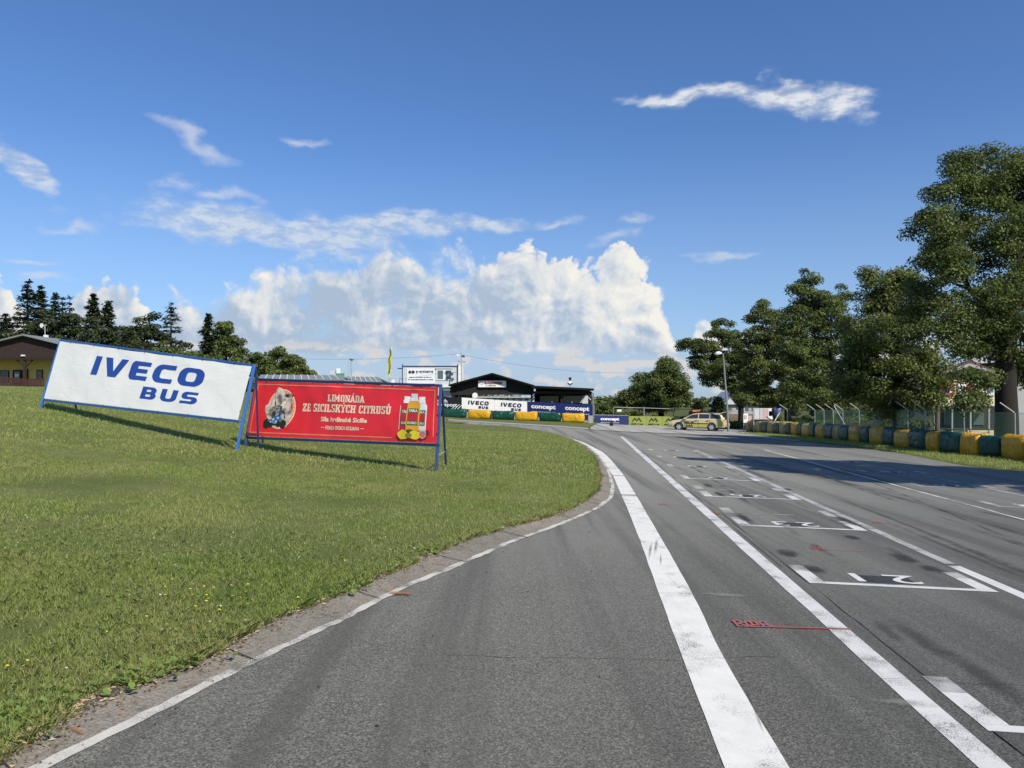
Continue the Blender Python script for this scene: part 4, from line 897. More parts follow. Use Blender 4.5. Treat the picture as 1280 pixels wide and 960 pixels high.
for q in (.830, .886): fr(bw*q-.012, bh*.21, bw*q+.012, bh*.64, cream, 'bottle_print', .0085)
bottle(.928, bw*.052, M['white_print'], M['white_print'], .0090, .21, .60)
bottle(.893, bw*.060, M['orange_bottle'], M['white_print'], .0240, .20, .66)
for k, (dx, dy, rx, ry, mm_) in enumerate([(.853,.125,.19,.15,'yellow_print'),(.905,.125,.20,.14,'yellow_print'),(.880,.11,.12,.08,'lime_banner'),(.942,.14,.15,.13,'cream_print'),(.942,.14,.12,.105,'pink_print'),(.885,.205,.10,.03,'green_print'),(.965,.16,.05,.1,'maroon')]):
    blob(bw*dx, bh*dy, rx, ry, M[mm_], 'fruit_print', .040+.0014*k, k*1.7, .08)

# ------------------------------------------------------------------ wrapped tyre barrier
def bag_mesh(L, H, Dp, seed, flat=4.6, wr=.036):
    """a pillow-like plastic wrapped bundle, long axis x, base at z=0"""
    nu, nv = 22, 20; V = []; Fq = []
    r = random.Random(seed); ox, oy = r.uniform(0, 50), r.uniform(0, 50)
    for i in range(nu+1):
        s_ = -1+2*i/nu; env = (1-abs(s_)**7)**(1/2.8) if abs(s_) < 1 else 0; env = max(env, .02)
        for j in range(nv):
            a = 2*math.pi*j/nv; ca, sa = math.cos(a), math.sin(a); k = (abs(ca)**flat+abs(sa)**flat)**(-1/flat)
            y, z = ca*k*Dp/2*env, sa*k*H/2*(.90+.10*env if env > .1 else env)
            x = s_*L/2
            n = mnoise.noise(Vector((x*3.1+ox, y*3+oy, z*2.2)))*wr + mnoise.noise(Vector((x*8+ox, y*3, z*7+oy)))*wr*.5
            q = 1+n*2.2; sag = .04*math.cos(s_*math.pi/2)
            z2 = z*q; z2 = max(z2, -H/2+.0)
            V.append((x, y*q, z2+H/2-sag*(1 if z > 0 else 0)))
    for i in range(nu):
        for j in range(nv): Fq.append((i*nv+j, i*nv+(j+1) % nv, (i+1)*nv+(j+1) % nv, (i+1)*nv+j))
    V += [(-L/2, 0, H/2), (L/2, 0, H/2)]; a = len(V)-2
    me = bpy.data.meshes.new('barrier_bag'); me.from_pydata(V, [], Fq+[(a, (j+1) % nv, j, ) for j in range(nv)]+[(a+1, nu*nv+j, nu*nv+(j+1) % nv) for j in range(nv)])
    bm = bmesh.new(); bm.from_mesh(me); bmesh.ops.recalc_face_normals(bm, faces=bm.faces); bm.to_mesh(me); bm.free()
    me.polygons.foreach_set('use_smooth', [True]*len(me.polygons)); return me
ORD = ['first','second','third','fourth','fifth','sixth','seventh','eighth','ninth','tenth','eleventh','twelfth','thirteenth','fourteenth','fifteenth','sixteenth']
def barrier_path(pts): 
    L = [0]
    for a, b_ in zip(pts[:-1], pts[1:]): L.append(L[-1]+(b_-a).length)
    return L
base_px = [(1330,585),(1280,577.5),(1250.5,574),(1198.5,569.5),(1156.6,565),(1117.7,559.5),(1086,556),(1040.5,551),(1000,546),(975,544),(956.6,542.4),(932,539.6)]
bp = [at(*p) for p in base_px]
bx = np.array([p[0] for p in base_px])[::-1]; bX = np.array([p.x for p in bp])[::-1]; bY = np.array([p.y for p in bp])[::-1]
bounds = [1345,1312,1280,1250.5,1224,1198.5,1174,1156.6,1136,1117.7,1102.5,1086.5,1074,1062,1050.5,1040.5,1031,1019.5,1012,1003,996,989,981,974,966.5,959,951,943,937,931.5]
cols = ['g','y','y','g','y','g','y','g','y','g','y','g','y','g','o','g','y','g','y','y','g','o','g','o','g','y','g','o','g']
# colours read from the frame edge inwards
cols = ['y','g','y','g','y','g','y','g','y','g','y','g','y','g','o','g','y','g','y','g','y','g','o','g','o','g','o','g','o']
cn = {'y': 0, 'g': 0, 'o': 0}; seen = {'y': [], 'g': [], 'o': []}
def WP(x): return Vector((float(np.interp(x, bx, bX)), float(np.interp(x, bx, bY)), 0))
var = {}
for k in range(len(bounds)-1):
    a, b_ = WP(bounds[k]), WP(bounds[k+1])
    if bounds[k] > 1330: a = WP(1330)+(WP(1330)-WP(1300)).normalized()*.9
    d_ = b_-a; L = d_.length; Ln = L*1.04; key = cols[k]
    c_ = (a+b_)/2; nrm = Vector((d_.y, -d_.x, 0)).normalized()
    if nrm.x < 0: nrm = -nrm
    c_ += nrm*.38; z = tz(c_.x, c_.y)-.02
    vk = k % 5
    me = bag_mesh(1.0, 1.04, .92, vk+11).copy(); me.name = 'barrier_bag'
    rz = math.atan2(d_.y, d_.x)+R([2,-3,1,4,-2][vk])
    o = link('barrier_bag', me, None, {'y': M['bag_yellow'], 'g': M['bag_green'], 'o': M['bag_olive']}[key])
    o.location = (c_.x, c_.y, z); o.rotation_euler = (0, R([0,1.5,-1,2,-2][vk]), rz); o.scale = (Ln, 1, [1,.97,1.03,.95,1][vk])
    cname = {'y': 'bright yellow', 'g': 'dark green', 'o': 'dirty olive yellow'}[key]
    lab = f'{cname} wrapped tyre bundle, {ORD[cn[key]]} {cname} one from the right picture edge'
    if k < 2: lab = f'{cname} wrapped tyre bundle just beyond the right picture edge'
    else: cn[key] += 1
    tag(o, lab, 'tyre barrier', 'wrapped tyre bundles along the right of the track')
# left row before the pit building
lb = [((519.5,521),(522.5,521.5),'y'),((524,521.3),(553,522),'g'),((554,521.3),(583,522.2),'g'),((585,521.6),(613.5,524),'y'),((615,523.4),(643,525),'g'),((644,525),(672.5,527.3),'y'),((674,526.5),(702,528),'g'),((702.5,527),(731.5,530),'y')]
names = ['','green plastic wrapped tyre bundle half hidden behind the red banner stand','green wrapped tyre bundle just right of the red banner stand','yellow wrapped tyre bundle under the leftmost white banner of the pit fence','green wrapped tyre bundle under the join of the two white banners',
 'yellow wrapped tyre bundle where the white banners meet the navy ones','green wrapped tyre bundle below the left navy banner','yellow wrapped tyre bundle with torn white top at the right end of the far row']
for k, (pa, pb, key) in enumerate(lb):
    if k == 0: continue
    def LP(px): 
        X = (px-640)/FPX*70.2; Y = 70.2-.25*X; return Vector(((px-640)/FPX*Y, Y, 0))
    a, b_ = LP(pa[0]), LP(pb[0]); d_ = b_-a; c_ = (a+b_)/2; L = d_.length
    me = bag_mesh(1.0, .86, .8, k+31, 5, .028); me.name = 'barrier_bag'
    o = link('barrier_bag', me, None, M['bag_yellow'] if key == 'y' else M['bag_green'])
    c_.y += .4; o.location = (c_.x, c_.y, tz(c_.x, c_.y)+.06); o.rotation_euler = (0, 0, math.atan2(d_.y, d_.x)+R([1,-2,2,-1,3][k % 5])); o.scale = (L*1.0, 1, 1)
    tag(o, names[k], 'tyre barrier', 'wrapped tyre bundles before the pit building')

# ------------------------------------------------------------------ plain vertical banners and boards
def frame_fn(a, b_, base_h=0.0):
    """a, b: ground-level left and right ends (world); returns local mapping x along, y up, out towards the camera"""
    d_ = (b_-a); L = d_.length; ux = d_.normalized(); out = Vector((ux.y, -ux.x, 0)).normalized()
    if out.y > 0: out = -out
    return L, ux, out
def board(name, label, cat, TLp, TRp, BLp, BRp, D1, D2, material, group=None, thick=.04, draw=None):
    a, b_ = P(*BLp, D1), P(*BRp, D2); ta, tb = P(*TLp, D1), P(*TRp, D2); org = a.copy(); root = thing(name, org, label, cat, group)
    L, ux, out = frame_fn(a, b_); h1, h2 = (ta-a).length, (tb-b_).length
    def S(u, v, off=.0):
        s_ = u/L; p = (b_-a)*s_ + Vector((0, 0, 1))*v*((h1*(1-s_)+h2*s_)/h1); return p + out*(off+.003)
    f0 = [S(0,0,0), S(L,0,0), S(L,h1,0), S(0,h1,0)]; bk = [p-out*thick for p in f0]
    pn = MB().add(f0+bk, [(0,1,2,3),(7,6,5,4),(0,4,5,1),(1,5,6,2),(2,6,7,3),(3,7,4,0)]).build('panel', material, root)
    if draw: draw(S, L, h1, pn)
    return root, S, L, h1, out
def iveco(S, L, H, pn):
    block_text('lettering', 'IVECO', lambda a, b_: S(a, b_, .03), L*.20, H*.45, H*.34, M['dark_iveco'], pn, xs=L*.63/(5.82*H*.34))
    block_text('lettering', 'BUS', lambda a, b_: S(a, b_, .03), L*.52, H*.13, H*.22, M['dark_iveco'], pn, gap=.3, xs=L*.30/(3.86*H*.22))
mk('dark_iveco', (.012,.02,.075), .5)
def concept(x0=.12, wf=.72):
    def f(S, L, H, pn):
        text_on('lettering', 'concept', lambda a, b_: S(L*x0+a, H*.36+b_, .03), L*wf, H*.42, M['white_print'], pn, bold=.035)
        dashes('small_print', lambda a, b_: S(a, b_, .03), L*x0, H*.16, L*wf, H*.09, M['panel_grey'], pn, 4)
    return f
def moto(S, L, H, pn):
    text_on('lettering', 'Czech', lambda a, b_: S(L*.18+a, H*.52+b_, .03), L*.42, H*.28, M['white_print'], pn, bold=.02)
    text_on('lettering', 'motorsport', lambda a, b_: S(L*.10+a, H*.14+b_, .03), L*.78, H*.34, M['white_print'], pn, bold=.02)
    for k in range(3):
        x = L*(.74+.08*k); V = [S(x-.12, .02, .034+.001*k), S(x-.04, .02, .034+.001*k), S(x+.5, H*.45, .034+.001*k), S(x+.42, H*.45, .034+.001*k)]
        link('stripe_print', npmesh('stripe_print', [tuple(v) for v in V], [(0,1,2,3)]), pn, M['white_print'])
GB = 'sponsor banners on the pit fence'
D_a, D_b = 76.5, 68.5
def Dx(x): return float(np.interp(x, [530, 745], [73.9, 70.3]))
for (x0, x1, t0, t1, b0, b1, mm_, dr, lab) in [
    (533, 576.8, 494.5, 497.0, 510.0, 512.5, 'black_banner', moto, 'black banner with white motorsport lettering behind the edge of the red stand'),
    (577.2, 617.8, 496.9, 499.6, 511, 513.5, 'banner_white', iveco, 'left white banner with dark blue lettering on the pit fence'),
    (618.2, 658.6, 499.7, 502.0, 513, 516.3, 'banner_white', iveco, 'right white banner with dark blue lettering on the pit fence'),
    (659.0, 701.5, 501.8, 504.0, 517, 519.5, 'navy_banner', concept(.12, .72), 'left navy banner with white lettering under the flat roof'),
    (701.8, 740.6, 504.0, 505.4, 519, 521.8, 'navy_banner', concept(.12, .78), 'navy banner with white lettering at the right end of the pit fence')]:
    board('sponsor_banner', lab, 'banner', (x0, t0), (x1, t1), (x0, b0), (x1, b1), Dx(x0), Dx(x1), M[mm_], GB, .03, dr)
# low wall / posts carrying the banners
pf = thing('banner_fence', at(560, 522), 'low grey wall and posts that carry the pit banners', 'fence'); 
def L2W(root, p): return Vector(p)-Vector(root.location)
for k in range(9):
    x = 540+k*25; D = Dx(x)+.12; g = P(x, 515, D); z0 = tz(g.x, g.y); zt = P(x, 497.5 if x > 570 else 494, D).z
    MB().box(L2W(pf, (g.x, g.y, (z0+zt)/2-.2)), (.07, .07, zt-z0-.2)).build('post', M['galv'], pf)
a, b_ = P(533, 515, Dx(533)+.3), P(741, 515, Dx(741)+.3); a.z = tz(a.x, a.y)+.3; b_.z = tz(b_.x, b_.y)+.3
MB().bar(L2W(pf, a), L2W(pf, b_), .15, 1.0).build('plinth', M['concrete'], pf)

# boards at the apron fence
def mlogo(S, L, H, pn):
    cx = L*.46; cy = H*.46; w_ = L*.30; h_ = H*.42; t_ = H*.17
    path = [(-w_, 0), (-w_*.42, h_), (0, h_*.42), (w_*.42, h_), (w_, 0)]
    V = [S(cx+x, cy+y, .03) for x, y in path] + [S(cx+x, cy+y-t_*(1.1 if k in (1,3) else .75)*(0 if k in (0,4) else 1), .03) for k, (x, y) in enumerate(path)]
    V[5] = S(cx-w_+t_*.9, cy, .03); V[9] = S(cx+w_-t_*.9, cy, .03)
    link('logo_print', npmesh('logo_print', [tuple(v) for v in V], [(k, k+1, k+6, k+5) for k in range(4)]), pn, M['dark_print'])
    dashes('small_print', lambda a, b2: S(a, b2, .03), L*.12, H*.16, L*.70, H*.17, M['dark_print'], pn, 7)
GB2 = 'advert boards on the apron fence'
board('advert_board', 'navy board with white lettering left of the lime green boards', 'advert board', (743.5,519.3), (785,520.2), (743.5,530), (785,531), 72, 72.6, M['navy_banner'], GB2, .04, concept(.17, .56))
for k, (x0, x1, lab) in enumerate([(786,807.5,'lime green board with dark peak logo next to the navy board'),(807.7,827.5,'middle lime green board with dark peak logo'),(827.7,850,'lime green board with dark peak logo partly behind the estate car')]):
    board('advert_board', lab, 'advert board', (x0, 520.0+.25*k), (x1, 520.25+.25*k), (x0, 532.6+.4*k), (x1, 533+.4*k), 72.6+.3*k, 72.9+.3*k, M['lime_banner'], GB2, .04, mlogo)
# steel tube fence that carries them
tf = thing('tube_fence', at(800, 533), 'galvanised tube fence above the advert boards by the apron', 'fence')
for x, D in ((743, 72.3), (767, 72.8), (805, 73.4), (842, 74), (880, 74.5)):
    g = P(x, 530, D); z0 = tz(g.x, g.y); zt = P(x, 508.6 if x < 810 else 509.5, D).z
    MB().tube([L2W(tf, (g.x, g.y+.1, z0)), L2W(tf, (g.x, g.y+.1, zt))], .05 if x != 805 else .09, 8).build('post', M['galv'], tf)
MB().tube([L2W(tf, P(767, 509, 72.9)), L2W(tf, P(805, 510, 73.5)), L2W(tf, P(882, 512.6, 74.7))], .035, 6).build('top_rail', M['galv'], tf)
MB().tube([L2W(tf, P(743, 518.6, 72.2)), L2W(tf, P(786, 519.6, 72.9))], .03, 6).build('rail', M['galv'], tf)
pl = P(743.5, 532, 72.2); pr = P(786, 533, 72.8); pl.z = tz(pl.x, pl.y)+.2; pr.z = tz(pr.x, pr.y)+.2
MB().bar(L2W(tf, pl), L2W(tf, pr), .1, .45).build('kick_board', M['panel_grey'], tf)
ct = thing('white_card', P(774, 513.2, 72.6), 'small white notice card tied to the apron fence', 'notice'); MB().box((0, -.08, 0), (.42, .02, .20)).build('card', M['white_paint'], ct)
ball = at(763.5, 532.6); MB().tube([Vector((0, 0, .0)), Vector((0, 0, .02)), Vector((0, 0, .15)), Vector((0, 0, .28)), Vector((0, 0, .33))], [.02, .13, .19, .13, .02], 12).build('rubber_ball', M['rubber'], None, smooth=True)
o = bpy.data.objects['rubber_ball']; o.location = (ball.x, ball.y-.5, tz(ball.x, ball.y)+.04); tag(o, 'black round rubber weight on the apron below the small navy board', 'rubber weight')

# ------------------------------------------------------------------ buildings
def px_root(name, px, D, label, cat, zoff=0.0, rz=0.0):
    p = P(px, 500, D); return thing(name, (p.x, p.y, tz(p.x, p.y)+zoff), label, cat, None, rz)
def loc(root, px, py, D): return P(px, py, D)-Vector(root.location)
# pit building: black gabled canopy with flat-roofed wing
pit = px_root('pit_building', 650, 82, 'black timber pit building with a gabled canopy and a flat roofed wing', 'building')
D = 82.0; L_ = lambda px, py, d=0.0: loc(pit, px, py, D+d)
def slab(pa, pb, depth, th, material, nm, dfront=0.0):
    a, b_ = L_(*pa, dfront), L_(*pb, dfront); up = Vector((0, 0, th)); dv = Vector((0, depth, 0))
    return MB().add([a, b_, b_+up, a+up, a+dv, b_+dv, b_+dv+up, a+dv+up], [(0,1,2,3),(7,6,5,4),(0,4,5,1),(1,5,6,2),(2,6,7,3),(3,7,4,0)]).build(nm, material, pit)
slab((560.5,482.6),(615.3,467.8), 9, .16, M['roof_dark'], 'roof', -1.0); slab((615.3,467.8),(668,483.2), 9, .16, M['roof_dark'], 'roof', -1.02)
slab((664,484.4),(742.5,488.2), 9, .22, M['roof_dark'], 'roof', -1.05)
MB().prism([(0,0),((L_(667,0).x-L_(563,0).x),0),((L_(667,0).x-L_(563,0).x)*.5, L_(0,469.2).z-L_(0,484.5).z)], L_(563,484.6,.12), (1,0,0), (0,0,1), (0,.06,0)).build('gable_backing', M['dark_timber'], pit)
wall_b = MB().box((L_(563,491.6,.15)+L_(667,484.0,.15))/2, ((L_(667,0).x-L_(563,0).x), .06, L_(0,484.0).z-L_(0,491.6).z)).build('gable_backing', M['dark_timber'], pit)
# boarded gable: individual vertical boards
gx0, gx1 = 563, 667; nb = 26; gbm = {}
for k in range(nb):
    xa = gx0+(gx1-gx0)*k/nb; xb = gx0+(gx1-gx0)*(k+1)/nb-.25
    yt = lambda x: 468.6+abs(x-615.3)*(14.8/54.0 if x < 615.3 else 15.2/52.5)
    a, b_ = L_(xa, 491.6), L_(xb, 491.6); ta, tb = L_(xa, yt(xa)+.6), L_(xb, yt(xb)+.6); dv = Vector((0, .05+.02*(k % 2), 0)); sh = Vector((0, -.02*(k % 3), 0))
    f_ = [a+sh, b_+sh, tb+sh, ta+sh]
    MB().add(f_+[p+dv for p in f_], [(0,1,2,3),(7,6,5,4),(0,4,5,1),(1,5,6,2),(2,6,7,3),(3,7,4,0)]).build('board', M['dark_timber'], pit)
a, b_ = L_(563, 492.2, -.05), L_(740, 494.0, -.05); MB().bar(a, L_(667, 492.4, -.05), .2, .22).build('beam', M['dark_timber'], pit)
MB().bar(L_(667, 490.6, -.05), b_+Vector((0, 0, .25)), .2, .28).build('beam', M['dark_timber'], pit)
for x, d in ((565.5,0),(572,2.5),(578,5),(664.5,0),(669,3),(702,0),(738.5,0),(741.5,-11)):
    t = L_(x, 491, d); g = Vector((t.x, t.y, -.2)); MB().bar(g, t, .20 if x < 741 else .12).build('post', M['dark_timber'] if x < 741 else M['galv'], pit)
for x, dx in ((702,-6),(702,6),(664.5,6),(738.5,-5),(565.5,6)): MB().bar(L_(x, 497.5), L_(x+dx, 491.5), .12).build('brace', M['dark_timber'], pit)
# back wall of the wing, lit grey panels inside, interior wall at left of the gable
def wall(pa, pb, dd, th, material, nm):
    (x0, y0), (x1, y1) = pa, pb; a = L_(x0, y1, dd); b2 = L_(x1, y0, dd); return MB().box((a+b2)/2, (abs(b2.x-a.x), th, abs(b2.z-a.z))).build(nm, material, pit)
wall((669.5,486),(738,530), 5.2, .15, M['roof_dark'], 'back_wall'); wall((704,494.8),(733,503.5), 4.9, .1, M['grey_wall'], 'panel'); wall((728,494.5),(735,504.5), 3.9, .08, M['panel_grey'], 'panel'); wall((675,495),(698,503.5), 4.9, .1, M['grey_wall'], 'panel')
wall((566,490),(590,520), 6, .12, M['roof_dark'], 'back_wall')
for k in range(5): wall((573+3.2*k, 492.3),(574.6+3.2*k, 498.5), 5.2, .08, M['panel_grey'] if k % 2 else M['grey_wall'], 'panel')
wall((735.2,519.5),(740.4,534), -12.6, .3, M['concrete'], 'pillar')
s_ = MB().bar(L_(735, 496.0, -.3), L_(738.5, 500, -.3), .16, .06).build('white_board', M['white_paint'], pit)
# name sign on the gable
sg = thing('gable_sign', L_(597.8, 483.9, -.28)+Vector(pit.location), 'white and maroon name sign on the black gable', 'sign')
sw = (P(632.6,480,81.7)-P(597.8,480,81.7)).length; shh = (P(600,475.9,81.7)-P(600,483.9,81.7)).length
MB().box((sw/2, 0, shh/2), (sw, .06, shh)).build('panel', M['white_paint'], sg)
MB().box((sw*.54, -.04, shh*.64), (sw*.62, .01, shh*.36)).build('strip', M['maroon'], sg)
text_on('lettering', 'AUTODROM', lambda a, b2: Vector((sw*.27+a, -.055, shh*.50+b2)), sw*.53, shh*.28, M['pink_print'], sg, bold=.03)
text_on('lettering', 'V. MÝTO', lambda a, b2: Vector((sw*.27+a, -.05, shh*.12+b2)), sw*.36, shh*.26, M['dark_print'], sg, bold=.03)
MB().add([(sw*.08, -.045, shh*.4), (sw*.24, -.045, shh*.78), (sw*.27, -.045, shh*.78), (sw*.15, -.045, shh*.4)], [(0,1,2,3)]).build('swoosh', M['roof_metal'], sg)
# things seen through and above it
bp2 = px_root('white_pavilion', 630, 118, 'long white building glimpsed under the black canopy', 'building'); 
def bx2(root, x0, y0, x1, y1, D_, depth, material, nm, zb=None):
    a = loc(root, x0, y0, D_); b2 = loc(root, x1, y0, D_); zb = -.3 if zb is None else loc(root, x0, zb, D_).z
    return MB().box(((a.x+b2.x)/2, a.y+depth/2, (a.z+zb)/2), (b2.x-a.x, depth, a.z-zb)).build(nm, material, root)
bx2(bp2, 588, 496.8, 668, 520, 118, 8, M['panel_grey'], 'wall'); bx2(bp2, 586, 495.9, 670, 520, 117.5, 9, M['panel_white'], 'roof', 496.8)
for k in range(8): bx2(bp2, 600+8*k, 498.3, 604.5+8*k, 500, 117.9, .1, M['glass_grey'], 'window', 500.8)
rs = px_root('round_sign', 593.8, 79.5, 'round white disc sign under the left side of the canopy', 'sign'); q = loc(rs, 593.8, 494.2, 79.5)
MB().tube([q, q+Vector((0, .05, 0))], .28, 20).build('disc', M['white_paint'], rs); MB().tube([Vector((0, .1, 0)), q+Vector((0, .1, -.1))], .03, 6).build('pole', M['steel'], rs)
sp = px_root('loudspeaker_mast', 712.6, 86, 'small loudspeaker mast standing on the flat roof', 'loudspeaker'); 
MB().tube([loc(sp, 712.6, 487, 86), loc(sp, 712.6, 474.5, 86)], .05, 6).build('pole', M['steel'], sp)
MB().tube([loc(sp, 712.6, 476.2, 85.9), loc(sp, 712.6, 473.8, 85.9), loc(sp, 712.6, 471.8, 85.9)], [.06, .14, .19], 10).build('horn', M['black_metal'], sp)
for dx in (-1.6, 1.6): MB().tube([loc(sp, 712.6, 476.6, 85.9), loc(sp, 712.6+dx, 479.8, 85.7)], [.07, .17], 10).build('horn', M['panel_white'], sp)
mh = loc(sp, 712.6, 479.0, 85.8); MB().tube([mh+Vector((0, 0, .15)), mh+Vector((0, 0, -.15))], [.06, .15], 8).build('horn', M['black_metal'], sp)

# white control cabin (container on an upper floor)
cb = px_root('control_cabin', 538, 96, 'pale grey two storey cabin with a blue edged flat top and a window pair', 'building')
Lc = lambda px, py, d=0: loc(cb, px, py, 96+d)
def cbx(x0, y0, x1, y1, d0, depth, material, nm):
    a, b2 = Lc(x0, y1, d0), Lc(x1, y0, d0); return MB().box(((a.x+b2.x)/2, a.y+depth/2, (a.z+b2.z)/2), (b2.x-a.x, depth, b2.z-a.z)).build(nm, material, cb)
cbx(503.5,457.8,571.5,482.5, 0, 6, M['panel_grey'], 'upper_floor'); cbx(505,484,571,520, .2, 6, M['panel_grey'], 'ground_floor')
cbx(502.6,457.2,573,458.4, -.06, .1, M['navy_frame'], 'roof_edge'); cbx(502.4,455.2,503.6,481, -.1, .15, M['navy_frame'], 'corner_post'); cbx(571.4,455.4,572.6,481, -.1, .15, M['navy_frame'], 'corner_post')
cbx(572.7,457,576,481, .2, 5.5, M['white_paint'], 'side_wall')
cbx(553,486.6,571,488.2, -.5, .4, M['roof_metal'], 'canopy'); cbx(553,482.6,571,484, -.4, .4, M['panel_white'], 'canopy')
for k in range(12):
    x = 507+k*5.4
    if 544 < x < 565: continue
    cbx(x,459.2,x+.35,481.8, -.03, .03, M['panel_white'], 'rib')
cbx(508.5,460.8,543.5,479.5, -.05, .06, M['panel_white'], 'sign_panel')
wf = cbx(545.2,461.6,564.6,475.2, -.07, .1, M['panel_white'], 'window_frame')
for x0, x1 in ((547,553.8),(557.2,564)): 
    o = cbx(x0,463,x1,473.6, -.1, .04, M['glass_grey'], 'pane')
cbx(544,460.2,565.4,461.4, -.12, .15, M['grey_wall'], 'shutter_box')
ux = (Lc(544,470)-Lc(508,470)).x; x0v = Lc(508.5,470).x; fy = Lc(508,470).y-.09
tz_ = lambda py: Lc(520, py).z
text_on('lettering', 'p-systems', lambda a, b2: Vector((Lc(520.3,470).x+a, fy, tz_(467.2)+b2)), Lc(541.6,470).x-Lc(520.3,470).x, tz_(462.8)-tz_(467.2), M['dark_print'], cb, bold=.01)
for nm_, xa, xb, mm_ in (('logo_print',510.3,514.8,'maroon'),('logo_print',514.2,519,'dark_print')):
    MB().tube([Vector(((Lc(xa,464).x+Lc(xb,464).x)/2, fy+.02-(.01 if mm_ == 'maroon' else 0), tz_(465))), Vector(((Lc(xa,464).x+Lc(xb,464).x)/2, fy-.01, tz_(465)))], .19, 14).build(nm_, M[mm_], cb)
dashes('small_print', lambda a, b2: Vector((a, fy, b2)), Lc(512,470).x, tz_(472), Lc(539.5,470).x-Lc(512,470).x, .11, M['dark_print'], cb, 3); dashes('small_print', lambda a, b2: Vector((a, fy, b2)), Lc(510.5,470).x, tz_(475), Lc(541.5,470).x-Lc(510.5,470).x, .11, M['dark_print'], cb, 5)
# roof rail and small boxes left of the cabin
MB().bar(Lc(497,460.6,.5), Lc(503,460.6,.5), .3, .12).build('bracket', M['navy_frame'], cb)
for k, (x, y) in enumerate([(488,473),(494,473.5),(499,474)]): MB().bar(Lc(x,y,.5), Lc(x,482,.5), .06).build('railing_post', M['steel'], cb)
cbx(487,473,503,473.7, .4, .06, M['steel'], 'railing'); cbx(489.5,474.5,493.6,479, .4, .4, M['panel_white'], 'equipment_box')

# floodlight mast by the cabin
fm = px_root('floodlight_mast', 576.8, 94, 'thin mast with small floodlights rising beside the pale cabin', 'mast')
fl = lambda x, y, d=0: loc(fm, x, y, 94+d)
MB().tube([Vector((0, 0, 0)), fl(576.8, 441.5)], .06, 6).build('pole', M['steel'], fm)
for (x, y, mm_) in ((572.6,444,'panel_white'),(579.2,445.4,'black_metal'),(580,452.2,'steel'),(573.5,451.5,'steel')):
    MB().bar(fl(576.8, y+.6), fl(x, y), .04).build('bracket', M['steel'], fm); MB().box(fl(x, y), (.34, .22, .22), Matrix.Rotation(.4, 3, 'Y')).build('floodlight', M[mm_], fm)
# park lamp behind the red stand
pk = px_root('park_lamp', 439, 66, 'grey post lamp with a flat round head behind the red banner', 'lamp post')
pq = lambda x, y: loc(pk, x, y, 66)
MB().tube([Vector((0, 0, 0)), pq(439.3, 449.5)], .055, 8).build('pole', M['steel'], pk)
MB().tube([pq(439.5, 451), pq(439.5, 449.2), pq(439.5, 448.6), pq(439.5, 447.8)], [.07, .18, .21, .17], 14).build('lamp_head', M['steel'], pk)
# thin pole near it
tp = px_root('thin_pole', 435.4, 90, 'very thin grey pole just left of the post lamp', 'pole'); MB().tube([Vector((0, 0, 0)), loc(tp, 435.4, 450, 90)], .03, 6).build('pole', M['steel'], tp)
# feather flag
ff = px_root('feather_flag', 487, 70, 'tall yellow feather flag with dark vertical lettering', 'flag')
fq = lambda x, y, d=0: loc(ff, x, y, 70+d)
MB().tube([Vector((0, 0, 0)), fq(486.2, 476), fq(485.4, 455), fq(487.2, 438), fq(489.6, 432.5)], .022, 6).build('pole', M['galv'], ff)
lft = [(485.4,472),(484.6,465),(484.8,455),(485.8,445),(487.2,438),(489.0,432.6)]; rgt = [(486.2,472.5),(488.0,465),(489.2,455),(489.8,445),(490.2,438),(490.1,433)]
V = []
for k, (a, b2) in enumerate(zip(lft, rgt)): V += [fq(*a, -.02), fq((a[0]+b2[0])/2, a[1], -.02-.05*math.sin(k*1.9)), fq(*b2, -.02)]
fo = MB().add([tuple(v) for v in V], [(3*k+j, 3*k+j+1, 3*k+j+4, 3*k+j+3) for k in range(5) for j in (0, 1)]).build('cloth', M['flag_yellow'], ff)
dk = MB()
for k, y in enumerate(np.arange(437, 468, 2.6)):
    c_ = fq(487.3+.6*math.sin(k)+(.8 if y < 445 else 0), y, -.12); dk.box(c_, (.11, .006, .13), Matrix.Rotation(.4*math.sin(k*2.3), 3, 'Y'))
dk.build('lettering', M['dark_print'], ff)
# long low roofs behind the red stand
def shed(name, x0, x1, yr, ye, D_, label, rm, wm, depth=7):
    r_ = px_root(name, (x0+x1)/2, D_, label, 'building'); a, b2 = loc(r_, x0, ye, D_), loc(r_, x1, ye+.6, D_); ra, rb = loc(r_, x0+4, yr, D_+depth/2), loc(r_, x1-6, yr+.8, D_+depth/2)
    ba, bb = a+Vector((0, depth, 0)), b2+Vector((0, depth, 0)); t_ = Vector((0, 0, -.15))
    MB().add([a, b2, rb, ra, a+t_, b2+t_, rb+t_, ra+t_], [(0,1,2,3),(7,6,5,4),(0,4,5,1),(1,5,6,2),(2,6,7,3),(3,7,4,0)]).build('roof', rm, r_)
    MB().add([ba, bb, rb+Vector((0,.02,0)), ra+Vector((0,.02,0)), ba+t_, bb+t_, rb+t_, ra+t_], [(0,1,2,3),(7,6,5,4),(0,4,5,1),(1,5,6,2),(2,6,7,3),(3,7,4,0)]).build('roof', rm, r_)
    MB().box(((a.x+b2.x)/2, a.y+depth/2, (a.z-.35)/2), ((b2.x-a.x)-.6, depth-.8, a.z+.2)).build('wall', wm, r_)
    for k in range(1, 12):
        t = k/12; p, q_ = a.lerp(b2, t), ra.lerp(rb, t); MB().bar(p+Vector((0, 0, .02)), q_+Vector((0, 0, .02)), .07, .05).build('roof_rib', M['panel_white'], r_)
    return r_
shed('long_shed', 322, 432, 468.2, 473.5, 88, 'long low shed with a pale ribbed metal roof behind the two banners', M['roof_metal'], M['grey_wall'])
